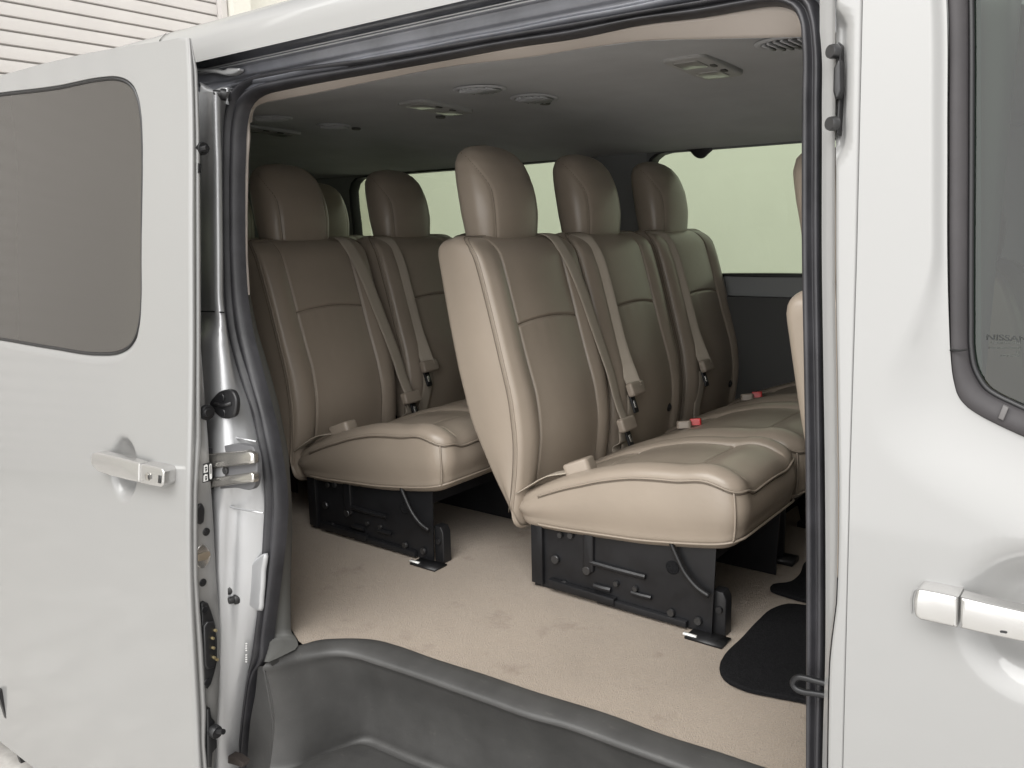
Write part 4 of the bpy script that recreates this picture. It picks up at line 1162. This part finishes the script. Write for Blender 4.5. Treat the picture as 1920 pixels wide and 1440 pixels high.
# headrest: stacked rounded sections
HB = np.array([-1.400-SX0, lz(1.503)])       # base centre
HH = .262
hs = np.linspace(0, 1, 44)
def hsec(t):
    w = float(np.interp(t, [0, .10, .3, .5, .7, .82, .91, .96, .99, 1.0], [.110, .118, .124, .124, .119, .110, .093, .072, .042, .004]))
    d = float(np.interp(t, [0, .1, .35, .6, .8, .91, .97, 1.0], [.050, .056, .062, .062, .056, .044, .026, .004]))
    return w, d
A0 = math.asin(.74**(1/.72))
def a_seam(t): return A0 + (2.0-A0)*max(0, (t-.50)/.47)**1.8
hr = []
NA = 96
for t in hs:
    tt = t if t < .85 else .85+.15*math.sin((t-.85)/.15*math.pi/2)
    w, d = hsec(tt)
    z = HB[1]+HH*tt; x = HB[0]-.055*tt + .012*math.sin(math.pi*tt)
    ring = []
    for k in range(NA):
        a = 2*math.pi*k/NA; e = .62
        ca_, sa_ = math.cos(a), math.sin(a)
        px_ = math.copysign(abs(ca_)**e, ca_)*d; py_ = math.copysign(abs(sa_)**.72, sa_)*w
        if px_ > 0: px_ += .010*(1-(py_/max(w, 1e-4))**2)*math.sin(math.pi*min(1, tt*1.05))     # the front bows forward
        g_ = 0
        aa = abs((a+math.pi) % (2*math.pi)-math.pi)
        g_ = G((aa-a_seam(tt))*.085, .0045); px_ -= .0030*g_*ca_; py_ -= .0030*g_*sa_
        ring.append((x+px_, py_, z))
    hr.append(ring)
hV = [p for r in hr for p in r]; hF = grid_faces(len(hr), NA, True) + [tuple(range(NA))[::-1], tuple((len(hr)-1)*NA+k for k in range(NA))]
# the two curved seams of the headrest
def hseam(s_):
    P = []
    for t in np.linspace(.0, .97, 60):
        w, d = hsec(t); z = HB[1]+HH*t; x = HB[0]-.055*t+.012*math.sin(math.pi*t); a = a_seam(t)
        ca_, sa_ = math.cos(a), math.sin(a)
        px_ = math.copysign(abs(ca_)**.62, ca_)*d; py_ = abs(sa_)**.72*w
        if px_ > 0: px_ += .010*(1-(py_/w)**2)*math.sin(math.pi*min(1, t*1.05))
        P.append((x+px_-.0026*ca_, s_*(py_-.0026*sa_), z))
    return P
def loop_pts(V, Lp, outward=.0015, keep=lambda p: True):
    P = np.array(Lp); return [p for p in P if keep(p)]
def ribbon(path, width_dirs, w, th=.0016):
    """flat webbing along a path: rounded in section"""
    P = np.array(path, float); T = np.gradient(P, axis=0); T /= np.linalg.norm(T, axis=1)[:, None]
    V, n = [], len(P)
    for p, t, wd in zip(P, T, width_dirs):
        wd = np.array(wd, float); wd -= (wd@t)*t; wd /= np.linalg.norm(wd); nn = np.cross(t, wd)
        for a, b in ((-.5, 0), (-.47, .8), (-.25, 1), (0, 1.05), (.25, 1), (.47, .8), (.5, 0), (.47, -.8), (0, -1), (-.47, -.8)):
            V.append(p+wd*w*a+nn*th*b)
    k = 10
    Fc = grid_faces(n, k, True) + [tuple(range(k))[::-1], tuple((n-1)*k+i for i in range(k))]
    return V, Fc
def Rot(xa, za):
    x = np.array(xa, float); x /= np.linalg.norm(x); z = np.array(za, float); z -= (z@x)*x; z /= np.linalg.norm(z)
    return np.array([x, np.cross(z, x), z]).T
def rbox(c, size, R, bev=.004):
    """rounded box as a bevelled plate"""
    c = np.array(c, float); R = np.array(R)
    out = [c + R @ np.array([a, b, size[2]/2]) for a, b in rrect(0, 0, size[0], size[1], min(size[0], size[1])*.22)]
    V1, F1 = prism_geo(out, R @ np.array([0, 0, size[2]]), bev)
    return V1, F1

MESH = {}
def add_part(root, name, key, V, Fc, m, parent=None, label=None, sharp=None):
    o = mk(name, V, Fc, m, parent or root, label, ws=False, sharp=sharp)
    return o
def seat(belt_side, base='box', front_buckle=True, red=False, socket=False, wl=0.0, wr=0.0):
    def WY(p): return np.array([p[0], p[1] - wl*(SW-p[1])/(2*SW) + wr*(p[1]+SW)/(2*SW), p[2]])
    root = empty('van_seat', (SX0, SY0, CZ))
    back = add_part(root, 'backrest', 'b', bV, bF, LEATHER)
    pp = [np.array(p)+np.array([.001, 0, 0]) for p in bL if p[2] > BZ0+.03]
    # order the loop from bottom right, over the top, to bottom left
    ang = [math.atan2(p[2]-(BZ0+.2), p[1]) for p in pp]
    right = sorted([p for p in pp if p[1] > 0 and p[2] < BZ1-.04], key=lambda p: p[2])
    topp = sorted([p for p in pp if p[2] >= BZ1-.04], key=lambda p: -p[1])
    left = sorted([p for p in pp if p[1] < 0 and p[2] < BZ1-.04], key=lambda p: -p[2])
    path = resample(right+topp+left, 200, smooth=False)
    add_part(root, 'piping', 'bp', *tube_geo(path, .0025, 6), PIPING, back)
    add_part(root, 'seam', 'bs', *tube_geo([p+np.array([-.0065, 0.0055*np.sign(p[1]) if abs(p[1]) > SW-.04 else 0, .004 if p[2] > BZ1-.03 else 0]) for p in path], .0010, 5), THREAD, back)
    sm = MB()
    for s_ in (-1, 1):
        pth = [(back_front(s_*(PW+.012*max(0, (lz(1.15)-z))/.3), z)+.0008, s_*(PW+.012*max(0, (lz(1.15)-z))/.3), z) for z in np.linspace(BZ0+.06, BZ1-.012, 60)]
        sm.tube(pth, .0008, 5)
    sm.tube([(back_front(y, zc(y))+.0006, y, zc(y)) for y in np.linspace(-PW, PW, 40)], .0008, 5)
    add_part(root, 'panel_seam', 'ps', sm.V, sm.F, THREAD, back)
    head = add_part(root, 'headrest', 'h', hV, hF, LEATHER)
    hm = MB()
    for s_ in (-1, 1): hm.tube(hseam(s_), .0009, 5)
    add_part(root, 'seam', 'hs', hm.V, hm.F, THREAD, head)
    cush = add_part(root, 'cushion', 'c', [WY(p) for p in cV], cF, LEATHER)
    P = np.array(cL)
    P = P[P[:, 0] > CX0+.06]
    path = resample(list(P), 200, smooth=False)
    pout = np.array([np.array([q[0]+(.0022 if q[0] > CX1-.02 else 0), q[1]+np.sign(q[1])*(.0022 if abs(q[1]) > SW-.03 else 0), q[2]+.0005]) for q in path])
    add_part(root, 'piping', 'cp', *tube_geo([WY(p) for p in pout], .0026, 6), PIPING, cush)
    add_part(root, 'seam', 'cq', *tube_geo([WY(p+np.array([0, 0, -.0048])) for p in pout], .0010, 5), THREAD, cush)
    # lower piping just above the underside, and the upright corner pipings
    low = []
    for q in path:
        dx = q[0]; low.append(np.array([q[0]+(.0045 if q[0] > CX1-.03 else 0), q[1]+np.sign(q[1])*.0055, cbz(q[0])+.018]))
    low = np.array(low)
    for _ in range(3): low[1:-1] = (low[:-2]+2*low[1:-1]+low[2:])/4
    add_part(root, 'piping', 'cl', *tube_geo([WY(p) for p in low], .0027, 6), PIPING, cush)
    for s_ in (-1, 1):
        up_ = MB()
        i0 = min(range(len(path)), key=lambda i: np.linalg.norm(path[i][:2]-np.array([CX1-.018, s_*(SW-.021)])))
        a, b = path[i0], low[i0]
        out = np.array([.7, s_*.7, 0])
        up_.tube([a*(1-t)+b*t+out*.0095*math.sin(math.pi*min(1, t*1.0))**.7 for t in np.linspace(0, 1, 20)], .0026, 6)
        add_part(root, 'corner_piping', 'cu', [WY(p) for p in up_.V], up_.F, PIPING, cush)
    # ---- underframe
    if base == 'box':
        fr = MB()
        yb0 = -SW+.020
        x0_, x1_ = -1.175-SX0, -.705-SX0
        side_pl = [(x0_, lz(.86)), (x0_, lz(.66)+.012), (x0_+.02, .004), (x1_-.0, .004), (x1_, .02), (x1_+.006, lz(.88)), (x1_-.1, lz(.88))]
        fr.prism([(x, yb0, z) for x, z in side_pl], (0, -.004, 0))
        fr.prism([(x, -yb0, z) for x, z in side_pl], (0, -.004, 0))
        fr.box(((x0_+x1_)/2, 0, lz(.845)), (x1_-x0_-.02, 2*SW-.06, .03))
        fr.box((x0_+.03, 0, .10), (.012, 2*SW-.05, .18))
        frame = add_part(root, 'seat_frame', 'f', fr.V, fr.F, STEELB, sharp=.6)
        d_ = MB()
        # rear flange, pressed ribs, lower rail
        d_.prism([(x0_-.004, yb0-.010, z) for z in (lz(.86), .012)] + [(x0_+.03, yb0-.010, z) for z in (.012, lz(.86))], (0, -.01, 0), .003)
        d_.prism([(x0_+.145+a, yb0-.008, lz(.80)+b) for a, b in rrect(.015, 0, .028, .11, .006)], (0, -.008, 0), .004)
        def rib(xa, za, xb, zb, r): d_.tube([(xa, yb0-.003, za), ((xa+xb)/2, yb0-.005, (za+zb)/2), (xb, yb0-.003, zb)], r, 8)
        rib(-1.01-SX0, lz(.770), -.865-SX0, lz(.768), .0065); rib(-.90-SX0, .052, -.85-SX0, .052, .0055); rib(-1.0-SX0, .044, -.955-SX0, .044, .007)
        d_.prism([(x, yb0-.016, z) for x, z in ((x0_+.05, .012), (-.94-SX0, .012), (-.94-SX0, .030), (x0_+.05, .034))], (0, -.014, 0), .004)
        d_.prism([(x, yb0-.012, z) for x, z in ((-.99-SX0, .006), (-.76-SX0, .006), (-.76-SX0, .022), (-.99-SX0, .024))], (0, -.010, 0), .004)
        add_part(root, 'pressed_ribs', 'fr', d_.V, d_.F, STEELB, frame, sharp=.6)
        for x, z, r in ((x0_+.065, .085, .011), (x0_+.155, .078, .011), (x0_+.09, .028, .008), (x0_+.02, .07, .008), (-.94-SX0, .064, .0065), (-.89-SX0, .064, .0065), (x0_+.08, lz(.82), .007), (x0_+.11, lz(.825), .008), (-.80-SX0, .03, .009), (-.735-SX0, .028, .009)):
            bo = MB(); bo.disc((x, yb0-.003, z), (0, -1, 0), r, .006, 14)
            add_part(root, 'frame_bolt', 'fb', bo.V, bo.F, BOLT, frame, sharp=.6)
        ho = MB(); ho.disc((-.80-SX0, yb0-.0005, .135), (0, -1, 0), .016, .0012, 24)
        add_part(root, 'frame_hole', 'fh', ho.V, ho.F, MATB, frame)
        cb = [(-.80-SX0, yb0-.012, lz(.87)), (-.785-SX0, yb0-.012, .17), (-.76-SX0, yb0-.012, .13), (-.73-SX0, yb0-.012, .105), (-.708-SX0, yb0-.010, .095)]
        add_part(root, 'tilt_cable', 'fc', *tube_geo(resample(cb, 30), .0055, 8), BLACK, frame)
        bx = MB()
        bx.prism([(x1_+a, yb0+.012, z) for a, z in ((-.004, .0), (.026, .0), (.026, .085), (.018, .10), (-.004, .10))], (0, -.03, 0), .003)
        bx.disc((x1_+.012, yb0+.011, .06), (0, -1, 0), .008, .006, 14)
        add_part(root, 'floor_latch', 'fl', bx.V, bx.F, BLACK, frame, sharp=.6)
        pl = MB(); pl.box((x1_+.0, yb0-.02, .003), (.085, .05, .005)); add_part(root, 'anchor_slot', 'as', pl.V, pl.F, BLACK, frame)
        pc = MB(); pc.box((x1_-.035, yb0-.034, .006), (.03, .008, .005)); add_part(root, 'carpet_clip', 'cc', pc.V, pc.F, WHITE, frame)
    else:
        fr = MB()
        for s_ in (-1, 1):
            fr.prism([(x, s_*.15, z) for x, z in ((-1.16-SX0, lz(.86)), (-1.16-SX0, .004), (-1.10-SX0, .004), (-1.06-SX0, .13), (-.80-SX0, .13), (-.77-SX0, .004), (-.72-SX0, .004), (-.72-SX0, lz(.88)))], (0, .012, 0))
        fr.box((-.94-SX0, 0, lz(.845)), (.46, .36, .03)); fr.box((-1.12-SX0, 0, .10), (.012, .33, .19)); fr.box((-.90-SX0, 0, .10), (.012, .33, .19))
        for s_ in (-1, 1): fr.prism([(x, s_*.178, z) for x, z in ((-1.165-SX0, lz(.86)), (-1.165-SX0, .012), (-.84-SX0, .012), (-.80-SX0, .05), (-.745-SX0, .05), (-.735-SX0, lz(.88)))], (0, .004, 0))  # solid dark plates added to stand in for the shade under the seat
        frame = add_part(root, 'seat_frame', 'f2', fr.V, fr.F, STEELB, sharp=.6)
        for s_ in (-1, 1):
            fo = MB(); fo.box((-.735-SX0, s_*.15, .010), (.09, .05, .014)); add_part(root, 'floor_foot', 'ff', fo.V, fo.F, BLACK, frame)
    # ---- shoulder belt, hanging down one bolster of the back
    s_ = belt_side
    if s_ > 0: pa, pb = np.array([-1.350-SX0, .140, BZ1-.006]), np.array([-1.158-SX0, .232, lz(1.004)])
    else: pa, pb = np.array([-1.350-SX0, -.150, BZ1-.010]), np.array([-1.165-SX0, -.150, lz(1.095)])
    P = [pa + np.array([-.075, -.012, -.02]), pa + np.array([-.03, -.004, .010])]
    for t in np.linspace(.0, 1, 22):
        q = pa*(1-t)+pb*t
        q[0] = max(q[0], back_front(float(np.clip(q[1], -.175, .175)), min(q[2], BZ1-.012))+.005)
        P.append(q)
    P = np.array(P)
    for _ in range(2): P[3:-1, 0] = (P[2:-2, 0]+2*P[3:-1, 0]+P[4:, 0])/4
    P = resample(P, 60); ytop, ybot = pa[1], pb[1]
    tw = [np.array([0, 1, 0])*math.cos(a)+np.array([1, 0, 0])*math.sin(a) for a in (np.linspace(.15, -.15, 60) if s_ > 0 else np.linspace(.55, .75, 60))]
    belt = add_part(root, 'seat_belt', 'belt%d' % s_, *ribbon(P, tw, .047 if s_ > 0 else .044), BELT)
    e = P[-1]; R = Rot((0, 1, 0), (1, 0, .35))
    t1 = MB(); t1.add(*rbox(e+np.array([.004, 0, -.002]), (.074, .040, .018), R, .006)); add_part(root, 'belt_tongue', 't1', t1.V, t1.F, BEIGE, belt, sharp=.7)
    t2 = MB(); t2.add(*rbox(e+np.array([.002, .012*s_, -.042]), (.024, .060, .006), R, .0015)); add_part(root, 'latch_plate', 't2', t2.V, t2.F, BLACK, belt, sharp=.7)
    t3 = MB(); t3.add(*rbox(e+np.array([.0062, .012*s_, -.046]), (.010, .022, .004), R, .001)); add_part(root, 'plate_window', 't3', t3.V, t3.F, CHROME, belt, sharp=.7)
    ybt = ybot+.012*s_
    Q = resample([e+np.array([-.016, .010, -.02]), e+np.array([-.018, .014, -.06]), (back_front(ybt*.9, lz(.93))+.012, ybt, lz(.93)), (back_front(ybt*.9, lz(.90))+.02, ybt+.004, lz(.895))], 24)
    add_part(root, 'belt_anchor_strap', 't4', *ribbon(Q, [(0.05, 1, 0)]*24, .046), BELT, belt)
    # ---- buckle at the inner back corner of the cushion
    if front_buckle:
        yk = -SW+.045
        xk = -1.10-SX0; zk = cush_top(yk, xk)
        R = Rot((1, .25, .42), (-.4, 0, 1))
        k1 = MB(); k1.add(*rbox((xk+.030, yk+.022, zk+.020), (.068, .058, .036), R, .006)); bk_ = add_part(root, 'belt_buckle', 'k1', k1.V, k1.F, BEIGE, sharp=.7)
        Q = resample([(CX0+.005, yk-.028, cush_top(yk, CX0+.03)-.012), (CX0+.035, yk-.026, cush_top(yk, CX0+.03)+.008), (xk-.03, yk-.010, zk+.000), (xk+.004, yk+.008, zk+.008)], 20)
        add_part(root, 'buckle_strap', 'k2', *ribbon(Q, [(0, 1, 0)]*20, .044), BELT, bk_)
        if red:
            k3 = MB(); k3.add(*rbox((xk+.064, yk+.030, zk+.024), (.010, .042, .020), R, .002)); add_part(root, 'release_button', 'k3', k3.V, k3.F, RED, bk_, sharp=.7)
    if red and not front_buckle:
        yk, xk = -.02, -1.07-SX0; zk = cush_top(yk, xk)
        R = Rot((.35, -1, .22), (-.15, .1, 1))
        k1 = MB(); k1.add(*rbox((xk-.002, yk, zk+.010), (.060, .042, .022), R, .005)); bk_ = add_part(root, 'belt_buckle', 'k1', k1.V, k1.F, BEIGE, sharp=.7)
        k3 = MB(); k3.add(*rbox((xk+.027, yk+.012, zk+.019), (.020, .032, .020), R, .002)); add_part(root, 'release_button', 'k3', k3.V, k3.F, RED, bk_, sharp=.7)
    if socket:
        for y in (-.14, .12):
            k4 = MB(); k4.disc((back_front(y, lz(.985))-.003, y, lz(.985)), (1, 0, .1), .014, .006, 14); k4.disc((back_front(y, lz(.985))+.002, y, lz(.985)), (1, 0, .1), .007, .005, 10)
            add_part(root, 'belt_socket', 'k4', k4.V, k4.F, BLACK, back)
    return root
def kids(o): return [c for c in bpy.data.objects if c.parent == o]
def copy_tree(o, parent=None):
    c = o.copy(); COL.objects.link(c)
    if parent is not None: c.parent = parent
    for ch in kids(o): copy_tree(ch, c)
    return c
GRP = 'taupe leather passenger seats in rows'
near = seat(+1, 'box', True, wr=-.065)
mid = seat(-1, 'legs', False, red=True, socket=True, wl=.068)
far2 = seat(-1, 'legs', False, red=True, socket=True)
PITCH = .445
def put(o, x, y, label, sc=1.0):
    o.location = (x, y, CZ); o['label'] = label; o['category'] = 'seat'; o['group'] = GRP; o.scale = (sc, 1, 1)
    return o
R2, R3x, R4x = SX0, SX0-.79, SX0-1.58
near3, mid3 = copy_tree(near), copy_tree(mid)
far3, near4, mid4, far4 = copy_tree(far2), copy_tree(near), copy_tree(mid), copy_tree(far2)
put(near, R2, SY0, 'brightly lit taupe leather seat nearest the open door, on a black steel box frame')
put(mid, R2, SY0+PITCH, 'middle seat of the front bench, right behind the brightly lit seat by the door')
put(far2, R2, SY0+2*PITCH+.03, 'far seat of the front bench, its headrest against the front side window')
put(near3, R3x, SY0-.035, 'shaded seat at the door end of the second bench, beside the rear door pillar', 1.04)
put(mid3, R3x, SY0+.005+PITCH, 'dark middle seat of the second bench, headrest alone against the rear side window', 1.04)
put(far3, R3x, SY0+.085+2*PITCH, 'far seat of the second bench, hidden behind the front bench headrest', 1.04)
put(near4, R4x, SY0-.23, 'rearmost bench seat at the door end, tucked behind the shaded second bench')
put(mid4, R4x, SY0-.20+PITCH, 'rearmost middle seat behind the second bench, close to the rear door pillar')
put(far4, R4x, SY0-.135+2*PITCH, 'rearmost seat, only a sliver of headrest showing beside the shaded second bench headrest')
# ---- cab seats in front
def cab_seat(x, y, label):
    root = empty('cab_seat', (x, y, CZ-.085))
    fb, ff = bV, bF
    o = add_part(root, 'backrest', 'b', [(p[0]-(-1.2-SX0), p[1]*1.1, p[2]*1.0) for p in bV], bF, LEATHER)
    h_ = add_part(root, 'headrest', 'h', [(p[0]-(-1.2-SX0)-.010, p[1]*1.12, (p[2]-HB[1])*.92+HB[1]+.022) for p in hV], hF, LEATHER)
    add_part(root, 'cushion', 'c', [(p[0]-(-1.2-SX0), p[1]*1.1, p[2]) for p in cV], cF, LEATHER)
    b = MB(); b.box((.32, 0, .09), (.42, .36, .17)); add_part(root, 'pedestal', 'p', b.V, b.F, STEELB)
    root['label'] = label; root['category'] = 'seat'; root['group'] = 'front cab seats'
    return root
cab_seat(-.232, .60, 'front cab seat whose pale leather back edge shows beside the door pillar')
cab_seat(-.17, 1.42, 'front cab seat seen dimly through the green front door glass')
